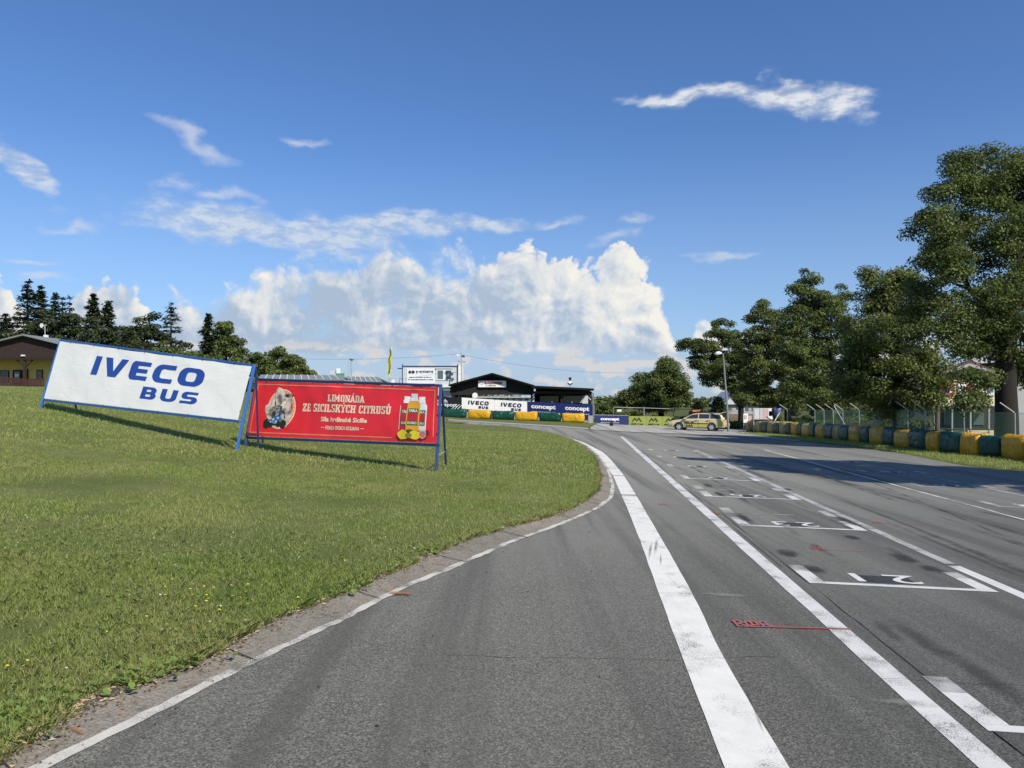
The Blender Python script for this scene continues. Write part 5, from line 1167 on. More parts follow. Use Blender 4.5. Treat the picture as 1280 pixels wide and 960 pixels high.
shed('low_shed', 400, 478, 470.2, 476.5, 104, 'low grey green roofed shed right of the long one', M['roof_metal'], M['grey_wall'])
kd = px_root('kiosk_sign', 426, 99, 'small white and green roof sign of a kiosk behind the red stand', 'sign')
for (x0, y0, x1, y1, mm_, d) in ((413,463,425.5,467.8,'panel_grey',0),(420.5,460.4,425.5,471,'panel_white',-.2),(420.5,466.6,430.5,470,'green_plate',-.4),(420.5,470.2,430,473.4,'panel_white',-.3)):
    a, b2 = loc(kd, x0, y1, 99+d), loc(kd, x1, y0, 99+d); MB().box((a+b2)/2, (b2.x-a.x, .12, b2.z-a.z)).build('panel', M[mm_], kd)
MB().bar(Vector((0, 0, 0)), loc(kd, 423, 462, 99.3), .1).build('post', M['steel'], kd)

# clubhouse at far left
ch = px_root('clubhouse', 28, 80, 'yellow clubhouse with a deep dark brown gable over its porch', 'building')
Lh = lambda x, y, d=0: loc(ch, x, y, 80+d)
def hbx(x0, y0, x1, y1, d0, depth, material, nm, parent=None):
    a, b2 = Lh(x0, y1, d0), Lh(x1, y0, d0); return MB().box(((a.x+b2.x)/2, a.y+depth/2, (a.z+b2.z)/2), (b2.x-a.x, depth, b2.z-a.z)).build(nm, material, parent or ch)
hbx(-70,446,66,492, 2.2, 9, M['yellow_wall'], 'wall')
# roof slopes
def rslab(pa, pb, d0, depth, th, material, nm='roof'):
    a, b2 = Lh(*pa, d0), Lh(*pb, d0); up = Vector((0, 0, th)); dv = Vector((0, depth, 0))
    return MB().add([a, b2, b2+up, a+up, a+dv, b2+dv, b2+dv+up, a+dv+up], [(0,1,2,3),(7,6,5,4),(0,4,5,1),(1,5,6,2),(2,6,7,3),(3,7,4,0)]).build(nm, material, ch)
rslab((28,419.2),(86,433.5), -1.0, 13, .14, M['roof_metal']); rslab((-75,444.5),(28,419.2), -1.03, 13, .14, M['roof_metal'])
# gable boards (vertical, each its own)
for k in range(40):
    xa = -74+k*4.0; xb = xa+3.75
    if xa > 80: break
    yt = lambda x: 420.2+abs(x-28)*(14.2/58 if x > 28 else 24.8/103)
    yl = 447.6
    a, b2 = Lh(xa, yl, -.4), Lh(xb, yl, -.4); ta, tb = Lh(xa, yt(xa), -.4), Lh(xb, yt(xb), -.4)
    if ta.z-a.z < .05 or tb.z-b2.z < .05: continue
    dv = Vector((0, .06, 0)); sh = Vector((0, -.02*(k % 2), 0)); f_ = [a+sh, b2+sh, tb+sh, ta+sh]
    MB().add(f_+[p+dv for p in f_], [(0,1,2,3),(7,6,5,4),(0,4,5,1),(1,5,6,2),(2,6,7,3),(3,7,4,0)]).build('board', M['brown_timber'], ch)
MB().bar(Lh(-75,448.6,-.5), Lh(82,448.6,-.5), .22, .22).build('beam', M['dark_timber'], ch)
for x in (-40, 31, 80): 
    t = Lh(x, 448, -.4); MB().bar(Vector((t.x, t.y, -.3)), t, .24).build('post', M['brown_timber'], ch)
    for dx in (-11, 11): MB().bar(Lh(x, 459.5, -.4), Lh(x+dx, 448.6, -.4), .14).build('brace', M['brown_timber'], ch)
def win(x0, y0, x1, y1, pane='glass'):
    f_ = hbx(x0, y0, x1, y1, 2.08, .1, M['dark_timber'], 'window'); hbx(x0+.9, y0+.9, x1-.9, y1-.9, 2.02, .04, M[pane], 'pane', f_)
    hbx(x0-.6, y1+.2, x1+.6, y1+1, 1.95, .22, M['panel_white'], 'sill', f_); return f_
win(0,463,11,479); win(45.5,462.5,53,475.5); win(-30,463,-16,479)
dr = hbx(15.5,462.5,27.5,489, 2.06, .1, M['brown_timber'], 'door'); hbx(17.8,464.5,24.5,477.5, 2.0, .05, M['glass_grey'], 'pane', dr); hbx(18.6,467.8,23,470.8, 1.96, .02, M['white_paint'], 'notice', dr); hbx(25.6,475,26.4,476, 1.9, .12, M['chrome'], 'handle', dr)
hbx(33,461,34.6,489, 2.0, .12, M['brown_timber'], 'downpipe')
gl = hbx(26,443.4,29.4,445.2, -.75, .3, M['panel_white'], 'porch_lamp')
# chimney and roof ornament
cy0 = px_root('roof_aerial', 57, 84, 'white dish aerial on a pole on the clubhouse roof', 'aerial'); qa = lambda x, y: loc(cy0, x, y, 84)
MB().tube([qa(56.5, 424), qa(56, 407.5)], .04, 6).build('pole', M['steel'], cy0); MB().tube([qa(52, 406.8), qa(52.3, 406.8)+Vector((0, .12, 0))], [.25, .06], 12).build('dish', M['panel_white'], cy0)
MB().bar(qa(52, 407), qa(58, 406.3), .05).build('arm', M['panel_white'], cy0); MB().box(qa(57.5, 420.5), (.38, .3, .3)).build('equipment_box', M['panel_white'], cy0)
# picket fence before the clubhouse
pkf = px_root('picket_fence', 20, 75, 'dark brown picket fence on the crest before the clubhouse', 'fence'); kp = MB().box((0, 0, .55), (.10, .025, 1.1)).build('picket', M['picket'], pkf)
pm = kp.data; n_ = 0
for x in np.arange(-55, 56, 1.85):
    p = P(x, 485, 75); o = kp if n_ == 0 else link('picket', pm, pkf); n_ += 1
    o.location = (p.x-pkf.location.x, 0, tz(p.x, p.y)-pkf.location.z-.08+.03*math.sin(x*2)); o.scale = (1, 1, 1+.08*math.sin(x*3.3))
for zz in (.3, .85):
    a = P(-55, 485, 75); b2 = P(55, 485, 75); MB().bar((a.x-pkf.location.x, .05, zz+tz(a.x, a.y)-pkf.location.z), (b2.x-pkf.location.x, .05, zz+tz(b2.x, b2.y)-pkf.location.z), .05, .09).build('rail', M['picket'], pkf)

# right-hand house with shop signs
hs_ = px_root('shop_house', 1210, 56, 'cream house with shop signs behind the fence and the big tree', 'building'); DH = 56.0
Lr = lambda x, y, d=0: loc(hs_, x, y, DH+d)
def sbx(x0, y0, x1, y1, d0, depth, material, nm, parent=None):
    a, b2 = Lr(x0, y1, d0), Lr(x1, y0, d0); return MB().box(((a.x+b2.x)/2, a.y+depth/2, (a.z+b2.z)/2), (b2.x-a.x, depth, b2.z-a.z)).build(nm, material, parent or hs_)
sbx(1163,476,1262,545, 0, 9, M['cream_wall'], 'wall'); sbx(1262.5,472,1420,545, 1, 9, M['grey_wall'], 'wall')
def rs2(pa, pb, pc, pd, material, nm, th=.16):
    q4 = [Lr(*p) for p in (pa, pb, pc, pd)]; up = Vector((0, 0, th)); MB().add(q4+[p+up for p in q4], [(3,2,1,0),(4,5,6,7),(0,1,5,4),(1,2,6,5),(2,3,7,6),(3,0,4,7)]).build(nm, material, hs_)
rs2((1158,474.5,-.6),(1212,456,-.6),(1212,452,9.4),(1158,470,9.4), M['roof_red'], 'roof'); rs2((1212,456,-.6),(1268,474.5,-.6),(1268,470,9.4),(1212,452,9.4), M['roof_red'], 'roof')
gm = MB().prism([(0,0),((Lr(1262,0).x-Lr(1163,0).x),0),((Lr(1262,0).x-Lr(1163,0).x)/2, Lr(0,459).z-Lr(0,475.9).z)], Lr(1163,475.9), (1,0,0), (0,0,1), (0,.3,0)).build('gable', M['cream_wall'], hs_)
MB().bar(Lr(1158,474.2,-.75), Lr(1212,456,-.75), .05, .2).build('fascia', M['grey_wall'], hs_); MB().bar(Lr(1212,456,-.75), Lr(1268,474.2,-.75), .05, .2).build('fascia', M['grey_wall'], hs_)
sbx(1255,452,1420,470, 2, 8, M['roof_red'], 'roof')
wf = sbx(1232.5,478.5,1243.5,492.8, -.08, .1, M['panel_grey'], 'window'); sbx(1235,480,1241.8,490, -.12, .04, M['glass_grey'], 'pane', wf); sbx(1231,492.8,1245,494.2, -.2, .25, M['panel_grey'], 'sill', wf)
sbx(1166,505,1250,507.5, -1.8, 1.8, M['panel_grey'], 'awning'); sbx(1168,507.6,1250,535, -.15, .1, M['interior'], 'shop_front')
for x in (1168, 1190, 1213, 1236, 1250): MB().bar(Lr(x, 507, -1.7), Lr(x, 545, -1.7), .1).build('post', M['steel'], hs_)
for x0, x1 in ((1170,1176),(1180,1188),(1216,1230)): sbx(x0,512,x1,531, -.25, .06, M['glass_grey'], 'shop_window')
def signb(nm, label, x0, y0, x1, y1, d, material, draw=None):
    p = P(x0, y1, DH+d); r_ = thing(nm, p, label, 'shop sign', 'shop signs on the cream house'); w_ = (P(x1,y1,DH+d)-p).length; h_ = (P(x0,y0,DH+d)-p).length
    MB().box((w_/2, .03, h_/2), (w_, .06, h_)).build('panel', material, r_)
    if draw: draw(r_, w_, h_)
    return r_
signb('fascia_sign', 'orange brown fascia sign with yellow capitals at the left of the cream house', 1164.5,473.4,1192,478.6, -.12, M['roof_red'], lambda r_, w_, h_: text_on('lettering', 'NÁBYTEK', lambda a, b2: Vector((w_*.12+a, -.012, h_*.2+b2)), w_*.76, h_*.62, M['orange_print'], r_, bold=.03))
def redd(r_, w_, h_):
    MB().box((w_*.55, -.01, h_*.30), (w_*.34, .01, h_*.26)).build('picture', M['navy_frame'], r_); dashes('small_print', lambda a, b2: Vector((a, -.02, b2)), w_*.2, h_*.6, w_*.5, h_*.16, M['white_print'], r_, 8)
    MB().box((w_*.82, -.012, h_*.5), (w_*.2, .01, h_*.6)).build('picture', M['pinkish_poster'], r_)
signb('red_sign', 'red shop sign with pictures under the orange fascia', 1170,479,1193,494.5, -.12, M['red_print'], redd)
def arr(r_, w_, h_):
    MB().add([(w_*.40,-.01,h_*.95),(w_*.66,-.01,h_*.95),(w_*.66,-.01,h_*.62),(w_*.40,-.01,h_*.62)], [(0,1,2,3)]).build('arrow_print', M['red_print'], r_)
    MB().add([(w_*.30,-.012,h_*.66),(w_*.76,-.012,h_*.66),(w_*.53,-.012,h_*.36)], [(0,1,2)]).build('arrow_print', M['red_print'], r_)
    text_on('lettering', 'Eating', lambda a, b2: Vector((w_*.28+a, -.015, h_*.08+b2)), w_*.55, h_*.24, M['navy_frame'], r_, bold=.01)
signb('arrow_sign', 'white shop sign with a red arrow pointing down', 1197.5,480,1224.5,499, -.12, M['white_paint'], arr)
signb('yellow_sign', 'pale yellow sign strip below the arrow sign', 1198,499.3,1221,504, -.14, M['yellow_wall'], lambda r_, w_, h_: dashes('small_print', lambda a, b2: Vector((a, -.01, b2)), w_*.1, h_*.4, w_*.8, h_*.3, M['dark_print'], r_, 5))
# grey house behind the trees, further left
gh = px_root('grey_house', 932, 116, 'grey house with a pale pitched roof between the lamp post and the trees', 'building'); Lg = lambda x, y, d=0: loc(gh, x, y, 116+d)
def gb(x0, y0, x1, y1, d0, depth, material, nm):
    a, b2 = Lg(x0, y1, d0), Lg(x1, y0, d0); return MB().box(((a.x+b2.x)/2, a.y+depth/2, (a.z+b2.z)/2), (b2.x-a.x, depth, b2.z-a.z)).build(nm, material, gh)
gb(908,505,962,522, 0, 8, M['grey_wall'], 'wall'); MB().prism([(0,0),(Lg(966,0).x-Lg(905,0).x,0),((Lg(950,0).x-Lg(905,0).x), Lg(0,489).z-Lg(0,505.5).z),((Lg(922,0).x-Lg(905,0).x), Lg(0,489).z-Lg(0,505.5).z)], Lg(905,505.5,-.5), (1,0,0), (0,0,1), (0,9,0)).build('roof', M['panel_grey'], gh)
gb(921,507,928,511.5, -.1, .1, M['tarp_blue'], 'blue_sign'); gb(923,514,928,515, -.1, .1, M['panel_white'], 'small_sign')
for x in (911, 932, 940, 948): gb(x,509,x+4,513.5, -.06, .08, M['glass_grey'], 'window')
hp = px_root('board_hedge', 935, 96, 'brown wooden fence in front of the grey house', 'fence')
for k in range(26):
    x = 912+k*2.4; p = P(x, 520, 96); z0 = tz(p.x, p.y); zt = P(x, 517.5, 96).z; a = L2W(hp, (p.x, p.y, (z0+zt)/2)); MB().box(a, (.21, .04, zt-z0)).build('board', M['wood_pole'], hp)
# billboards by the barrier
def bill(x0, y0, x1, y1, D_, material, nm, label, parts=()):
    r_ = px_root(nm, (x0+x1)/2, D_, label, 'billboard'); a, b2 = loc(r_, x0, y1, D_), loc(r_, x1, y0, D_)
    MB().box((a+b2)/2, (b2.x-a.x, .08, b2.z-a.z)).build('panel', material, r_)
    for x in (x0+1, x1-1): MB().bar(Vector((loc(r_, x, y1, D_).x, .08, -.2)), loc(r_, x, y0, D_)+Vector((0, .08, 0)), .07).build('post', M['steel'], r_)
    for (xa, ya, xb, yb, mm_) in parts:
        p, q_ = loc(r_, xa, yb, D_-.06), loc(r_, xb, ya, D_-.06); MB().box((p+q_)/2, (q_.x-p.x, .02, q_.z-p.z)).build('poster', M[mm_], r_)
    return r_
bill(941.5,510.2,965.8,524.5, 62, M['grey_poster'], 'billboard', 'grey and pink poster wall behind the far end of the barrier', ((943,511.5,949,523.5,'panel_grey'),(949.5,511,954.2,523.8,'grey_poster'),(954.6,511.4,959.8,524.2,'pinkish_poster'),(960.2,511,965.6,524,'panel_white'),(961,514,965,520,'tarp_blue')))
bill(929.2,517,935,528.6, 64, M['white_paint'], 'notice_board', 'narrow white notice board beside the poster wall', ((930.4,519,933.6,523.5,'grey_poster'),))
bill(935.4,519.6,939.5,528.5, 64.3, M['pinkish_poster'], 'notice_board', 'small pinkish notice board right of the white one')
# dark cloths hanging at the fence end
dc = px_root('hanging_cloth', 969, 58, 'dark navy cloth bundle and blue sheet hanging at the end of the mesh fence', 'cloth'); ql = lambda x, y, d=0: loc(dc, x, y, 58+d)
MB().tube([ql(968.5,508.5), ql(967.8,512), ql(968,517), ql(968.3,521.5), ql(968,524)], [.08, .2, .19, .16, .05], 12).build('rolled_cloth', M['tarp_navy'], dc, smooth=True)
MB().add([ql(969.5,511.2,-.05), ql(976.4,509.8,.02), ql(975.8,514.2,-.1), ql(970.2,520.8,-.04), ql(972.6,512.6,-.18)], [(0,1,4),(1,2,4),(2,3,4),(3,0,4)]).build('blue_sheet', M['tarp_blue'], dc, smooth=True)
# white box van behind the fence
def simple_wheel(name, c_, r0, w_, parent, axis=Vector((0, 1, 0))):
    t_ = MB().tube([c_-axis*w_/2, c_-axis*w_*.4, c_+axis*w_*.4, c_+axis*w_/2], [r0*.92, r0, r0, r0*.92], 24).build('tyre', M['rubber'], parent, smooth=False)
    MB().tube([c_-axis*(w_/2+.012), c_+axis*(w_/2+.012)], r0*.62, 18).build('rim', M['chrome'], t_)
    sp = MB()
    for k in range(5):
        a = k*2*math.pi/5; sp.bar(c_-axis*(w_/2+.022), c_-axis*(w_/2+.022)+Vector((math.cos(a), 0, math.sin(a)))*r0*.55, .05, .015, upv=axis)
    sp.build('spokes', M['panel_grey'], t_)
    return t_
vn = px_root('parked_van', 1142, 85, 'white box van parked behind the mesh fence', 'van'); v0 = loc(vn, 1142, 525, 55)
vb = MB().prism([(0,.35),(0,2.1),(.12,2.25),(1.9,2.3),(2.3,2.2),(2.9,1.45),(3.6,1.2),(3.75,.9),(3.75,.35)], (-1.1,-1,0), (1,0,0), (0,0,1), (0,1.9,0)).build('body', M['white_paint'], vn, bevel=.05)
MB().prism([(1.95,1.45),(1.95,2.05),(2.2,2.05),(2.65,1.45)], (-1.1,-1.012,0), (1,0,0), (0,0,1), (0,.01,0)).build('side_window', M['glass'], vn)
for x in (.7, 3.0): simple_wheel('wheel', Vector((-1.1+x, -.92, .33)), .33, .22, vn); simple_wheel('wheel', Vector((-1.1+x, .82, .33)), .33, .22, vn)
MB().box((-1.11, -.05, 1.55), (.02, 1.5, .7)).build('rear_window', M['glass_grey'], vn)
vn.rotation_euler = (0, 0, R(80))
# benches and table behind the fence
for k, (x, D_, lab) in enumerate(((1074,56,'dark wooden bench seen through the mesh fence'),(1215,46,'long dark table in the shade before the cream house'))):
    r_ = px_root('bench' if k == 0 else 'garden_table', x, D_, lab, 'bench' if k == 0 else 'table'); w_ = 2.3 if k == 0 else 3.2
    hh_ = .48 if k == 0 else .75
    for j in range(3): MB().box((0, -.16+.16*j, hh_), (w_, .13, .05)).build('seat_board' if k == 0 else 'top_board', M['dark_timber'], r_)
    if k == 0:
        for j in range(2): MB().box((0, .3, .7+.2*j), (w_, .04, .13)).build('back_board', M['dark_timber'], r_)
    for xx in (-w_/2+.15, w_/2-.15): MB().box((xx, 0, hh_/2-.02), (.07, .4, hh_-.02)).build('leg', M['dark_timber'], r_)
    if k == 0:
        for xx in (-w_/2+.15, w_/2-.15): MB().bar((xx, .26, .3), (xx, .34, 1.0), .05).build('back_post', M['dark_timber'], r_)
# low concrete base wall behind the fence
lw_ = thing('low_wall', P(1100, 531, 50), 'low pale concrete wall along the foot of the mesh fence', 'wall'); pp = [(975,531,62),(1019,530.5,58),(1055,530,54),(1092,532,50),(1150,532.5,47),(1215,534,44),(1290,537,41)]
for (x0, y0, d0), (x1, y1, d1) in zip(pp[:-1], pp[1:]):
    a, b2 = P(x0, y0, d0), P(x1, y1, d1); a.z = tz(a.x, a.y)+.2; b2.z = tz(b2.x, b2.y)+.2; MB().bar(L2W(lw_, a), L2W(lw_, b2), .25, .55).build('section', M['concrete'], lw_)

# ------------------------------------------------------------------ chain-link fence with cranked posts
mk('post_grey', (.36,.38,.38), .6)
FP = [(1340,515,28.6),(1268.6,515,31.8),(1205,515,35.8),(1156.4,515,40),(1134.6,515.5,42.3),(1114.9,515.7,44.8),(1097.4,515.5,47.2),(1074,515.6,50),(1053.6,516,53),(1041.6,516,55),(1030,516,57),(1018.5,516,59),(984,515.5,61)]
cf = thing('mesh_fence', (P(1134,530,42).x, 42, tz(20, 42)), 'green grey wire mesh fence on cranked white steel posts behind the barrier', 'fence')
tops = []; elb = []; bas = []
for (x, y, D_) in FP:
    g = P(x, y, D_); z0 = tz(g.x, g.y); e_ = Vector((g.x, g.y, z0+1.92)); t_ = e_+Vector((-.62, 0, .42)); b0 = Vector((g.x, g.y, z0-.1)); elb.append(e_); tops.append(t_); bas.append(b0)
    MB().tube([L2W(cf, b0), L2W(cf, e_-Vector((0, 0, .05))), L2W(cf, e_+Vector((-.05, 0, .02))), L2W(cf, t_)], .028, 8).build('post', M['post_grey'] if x not in (1205, 1156.4) else M['steel'], cf)
MB().tube([L2W(cf, P(1042.5,507,54.8)), L2W(cf, P(1056.5,531.5,52.6))], .035, 6).build('brace', M['panel_grey'], cf); MB().tube([L2W(cf, P(975.5,514,60)), L2W(cf, P(968.5,526,59))], .035, 6).build('brace', M['panel_grey'], cf)
for h_ in (.1, 1.0, 1.9): MB().tube([L2W(cf, Vector((b_.x, b_.y, b_.z+.1+h_))) for b_ in bas], .006, 4).build('tension_wire', M['galv'], cf)
V = []; Fq = []
def wire(a, b2, r_=.0042):
    d_ = (b2-a).normalized(); s_ = Vector((d_.y, -d_.x, 0)); s_ = s_.normalized() if s_.length > 0 else Vector((1, 0, 0)); u = d_.cross(s_); i = len(V)
    for p in (a, b2): V.extend([p+s_*r_, p-s_*r_*.5+u*r_*.87, p-s_*r_*.5-u*r_*.87])
    Fq.extend([(i, i+1, i+4, i+3), (i+1, i+2, i+5, i+4), (i+2, i, i+3, i+5)])
for a, b2 in zip(bas[:-1], bas[1:]):
    L = (b2-a).length; H = 1.9; st = .11; ux_ = (b2-a)/L; n = int((L+H)/st)
    for k in range(n):
        for sgn in (1, -1):
            # diagonals clipped to the bay
            s0, s1 = (k*st-H, k*st) if sgn == 1 else (k*st, k*st-H)
            z0_, z1_ = 0.0, H; lo_, hi_ = sorted((s0, s1))
            t0, t1 = 0.0, 1.0
            for (bound, sg2) in ((0, 1), (L, -1)):
                v0, v1 = (s0-bound)*sg2, (s1-bound)*sg2
                if v0 < 0 and v1 < 0: t0, t1 = 1, 0; break
                if v0 < 0: t0 = max(t0, -v0/(v1-v0))
                if v1 < 0: t1 = min(t1, v0/(v0-v1))
            if t1-t0 < .02: continue
            pa_ = a+ux_*(s0+(s1-s0)*t0)+Vector((0, 0, .12+H*t0)); pb_ = a+ux_*(s0+(s1-s0)*t1)+Vector((0, 0, .12+H*t1)); wire(L2W(cf, pa_), L2W(cf, pb_))
mk('mesh_wire', (.10,.20,.15), .5)
link('wire_mesh', npmesh('wire_mesh', [tuple(v) for v in V], Fq), cf, M['mesh_wire'])

# ------------------------------------------------------------------ lamp post, wooden pole, cables
lp = px_root('street_lamp', 911, 63, 'leaning concrete street lamp with a flat pale head behind the estate car', 'street lamp'); lq = lambda x, y: loc(lp, x, y, 63)
MB().tube([Vector((lq(910.5,530).x, 0, -.1)), lq(908.3, 500), lq(903.8, 442.5)], [.10, .085, .06], 10).build('pole', M['roof_metal'], lp)
MB().tube([lq(903.8, 442.8), lq(901.5, 441.6), lq(899, 441.6)], .04, 6).build('arm', M['galv'], lp); MB().tube([lq(902, 441.4), lq(899, 441.4), lq(895.5, 442.0), lq(893.5, 442.6)], [.06, .16, .15, .05], 10).build('lamp_head', M['panel_white'], lp)
wp = px_root('wooden_pole', 1171, 52, 'tall brown wooden pole in front of the cream house', 'pole'); MB().tube([Vector((0, 0, -.1)), loc(wp, 1171.5, 470, 52), loc(wp, 1170.5, 425, 52)], [.16, .15, .12], 10).build('pole', M['wood_pole'], wp)
def cable(label, pts, r_=.012, n=30, sag=0.6):
    a, b2 = Vector(pts[0]), Vector(pts[1]); q_ = [a.lerp(b2, k/n)-Vector((0, 0, 4*sag*(k/n)*(1-k/n))) for k in range(n+1)]
    o = MB().tube([p-a for p in q_], r_, 5).build('overhead_cable', M['cable'], None); o.location = a; tag(o, label, 'cable', 'overhead cables')
cable('thin overhead cable running left from the floodlight mast past the post lamp', (P(576.8,442,94), P(330,446.5,92)), .013, sag=.45)
cable('thin overhead cable running right from the floodlight mast over the pit building', (P(576.8,443,94), P(860,463,100)), .013, sag=1.1)

# ------------------------------------------------------------------ estate car
car = thing('estate_car', at(876, 539), 'cream and yellow estate car with its tailgate open on the apron', 'estate car')
cp = at(874.5, 538.8); car.location = (cp.x, cp.y+.6, tz(cp.x, cp.y)+.045); car.rotation_euler = (0, 0, math.pi-R(24))
# local axes: +x forward, +y left side of car; scaled to the size seen
CS = 1.0
prof = [(-2.30,.28),(-2.36,.55),(-2.34,.95),(-2.28,1.02),(.62,1.02),(1.0,.98),(2.15,.84),(2.33,.72),(2.38,.50),(2.34,.26)]
def car_loft(rows, name, material, parent, mid=None):
    """rows: list of (x, halfwidth low, halfwidth high, z low, z high)"""
    V = []; Fq = []
    for (x, wl, wh, zl, zh) in rows: wm = wl*1.03 if mid is None else wl*(1-mid)+wh*mid; V += [(x,-wl,zl),(x,-wm,zl+(zh-zl)*.45),(x,-wh,zh-.05),(x,-wh+.10,zh),(x,wh-.10,zh),(x,wh,zh-.05),(x,wm,zl+(zh-zl)*.45),(x,wl,zl)]
    n = 8
    for i in range(len(rows)-1): Fq += [(i*n+j, i*n+(j+1) % n, (i+1)*n+(j+1) % n, (i+1)*n+j) for j in range(n)]
    Fq += [tuple(range(n)), tuple((len(rows)-1)*n+j for j in range(n))[::-1]]
    return MB().add(V, Fq).build(name, material, parent)
body = car_loft([(-2.38,.74,.76,.38,.80),(-2.34,.84,.84,.28,1.0),(-1.9,.87,.87,.24,1.02),(0,.89,.89,.24,1.0),(.75,.88,.87,.24,.99),(1.25,.87,.83,.24,.93),(2.0,.84,.76,.24,.83),(2.28,.76,.70,.28,.72),(2.38,.66,.62,.34,.62)], 'body', M['car_paint'], car)
md = body.modifiers.new('bevel', 'BEVEL'); md.width = .03; md.segments = 2; md.limit_method = 'ANGLE'
cab = car_loft([(-2.30,.80,.62,.98,1.02),(-2.02,.80,.60,.98,1.40),(-1.7,.80,.60,.98,1.45),(-.5,.81,.61,.98,1.47),(.15,.81,.60,.98,1.44),(.42,.80,.60,.98,1.36),(1.12,.80,.66,.96,1.0)], 'cabin', M['car_paint'], car, .40)
def side_win(xs0, name='side_window'):
    for sy in (1, -1):
        V = []
        for (x, z) in xs0:
            t = (z-.98)/.44; y = sy*(.81-(.20*max(0, t)))+sy*.035; V.append((x, y, z))
        MB().add(V, [tuple(range(len(V)))] if sy > 0 else [tuple(range(len(V)))[::-1]]).build(name, M['glass'], car)
side_win([(-2.08,1.03),(-1.18,1.03),(-1.18,1.38),(-1.90,1.36)]); side_win([(-1.10,1.03),(-.25,1.03),(-.25,1.39),(-1.10,1.38)]); side_win([(-.16,1.03),(.86,1.03),(.36,1.32),(-.16,1.385)])
MB().add([(1.06,.68,1.03),(1.06,-.68,1.03),(.47,-.52,1.36),(.47,.52,1.36)], [(0,1,2,3)]).build('windscreen', M['glass'], car)
for v in bpy.data.objects['windscreen'].data.vertices: v.co.x += .045; v.co.z += .012
# lower yellow band and red bonnet panel, door shuts
for sy in (1, -1):
    MB().box((-.15, sy*.905, .47), (2.1, .02, .36)).build('side_stripe', M['car_yellow'], car); MB().box((-2.0, sy*.885, .62), (.55, .02, .34)).build('side_stripe', M['car_yellow'], car)
    for x in (-1.14, -.2, .78): MB().box((x, sy*.917, .62), (.014, .012, .68)).build('door_gap', M['dark_print'], car)
    for x in (-.95, -.02): MB().box((x, sy*.925, .83), (.2, .03, .035)).build('door_handle', M['dark_print'], car)
    MB().box((-.1, sy*.92, .60), (2.0, .025, .05)).build('rub_strip', M['dark_timber'], car)
    MB().box((.86, sy*.97, 1.05), (.16, .18, .12)).build('mirror', M['car_paint'], car)
    text_on('lettering', 'AAA', lambda a, b2: Vector((.55-sy*(a-.3)*1.0+0, sy*.935, .32+b2)), .62, .20, M['dark_print'], car, bold=.03)
    dashes('small_print', lambda a, b2: Vector((.55-sy*a, sy*.932, b2)), -.42, .66, .85, .16, M['dark_timber'], car, 6)
    MB().box((2.20, sy*.60, .66), (.16, .26, .14)).build('headlight', M['panel_white'], car); MB().box((-2.335, sy*.76, .84), (.06, .14, .26)).build('rear_light', M['red_print'], car)
    MB().box((-.9, sy*.55, 1.50), (2.0, .035, .035)).build('roof_rail', M['black_metal'], car)
MB().add([(.95,.62,.985),(.95,-.62,.985),(2.12,-.60,.845),(2.12,.60,.845)], [(0,1,2,3)]).build('bonnet_decal', M['car_red'], car)
bpy.data.objects['bonnet_decal'].location.z = .022
MB().box((2.34, 0, .36), (.14, 1.5, .20)).build('front_bumper', M['car_yellow'], car, bevel=.03); MB().box((-2.42, 0, .46), (.20, 1.66, .26)).build('rear_bumper', M['car_paint'], car, bevel=.04)
MB().box((2.36, 0, .58), (.05, .7, .12)).build('grille', M['dark_print'], car)
MB().box((-2.345, 0, .78), (.03, 1.30, .46)).build('boot_opening', M['interior'], car); MB().box((-2.20, 0, 1.18), (.03, 1.25, .34), Matrix.Rotation(-.35, 3, 'Y')).build('boot_opening', M['interior'], car)
tg = MB().box((0, 0, 0), (1.08, 1.36, .07)).build('tailgate', M['car_paint'], car, bevel=.02); tg.location = (-2.56, 0, 1.60); tg.rotation_euler = (0, R(14), 0)
MB().box((-.02, 0, .04), (.62, 1.10, .02)).build('rear_window', M['glass'], tg)
for sy in (.6, -.6): MB().tube([Vector((-2.22, sy, 1.08)), Vector((-2.60, sy, 1.55))], .015, 6).build('gas_strut', M['chrome'], car)
for (x, sy) in ((1.42, 1), (1.42, -1), (-1.28, 1), (-1.28, -1)):
    c_ = Vector((x, sy*.80, .30)); MB().tube([Vector((x, sy*.86, .33)), Vector((x, sy*.915, .33))], .385, 26).build('wheel_arch', M['interior'], car)
    t_ = MB().tube([c_+Vector((0, sy*-.1, 0)), c_+Vector((0, sy*.05, 0)), c_+Vector((0, sy*.125, 0)), c_+Vector((0, sy*.14, 0))], [.31, .325, .32, .29], 26).build('wheel', M['rubber'], car)
    MB().tube([c_+Vector((0, sy*.13, 0)), c_+Vector((0, sy*.150, 0))], .21, 20).build('rim', M['chrome'], t_)
    for k in range(6):
        a = k*math.pi/3; MB().bar(c_+Vector((0, sy*.156, 0)), c_+Vector((math.cos(a)*.2, sy*.156, math.sin(a)*.2)), .05, .012, upv=(0, 1, 0)).build('spoke', M['panel_grey'], t_)
# orange roof boxes / cones beyond the car
for k, (x, lab) in enumerate(((872.5,'dark table with orange boxes behind the roof of the estate car'),)):
    r_ = px_root('orange_boxes', x, 78, lab, 'box')
    for xx in (868, 874, 879): q_ = loc(r_, xx, 513.2, 78); MB().box(q_, (.42, .3, .22)).build('box', M['orange_print'] if xx < 876 else M['roof_red'], r_)
    a, b2 = loc(r_, 862, 515, 78), loc(r_, 884, 515, 78); MB().bar(a, b2, .5, .08).build('table_top', M['dark_timber'], r_)
    for xx in (863.5, 882.5): q_ = loc(r_, xx, 515, 78); MB().bar((q_.x, q_.y, -.1), q_, .06).build('leg', M['dark_timber'], r_)

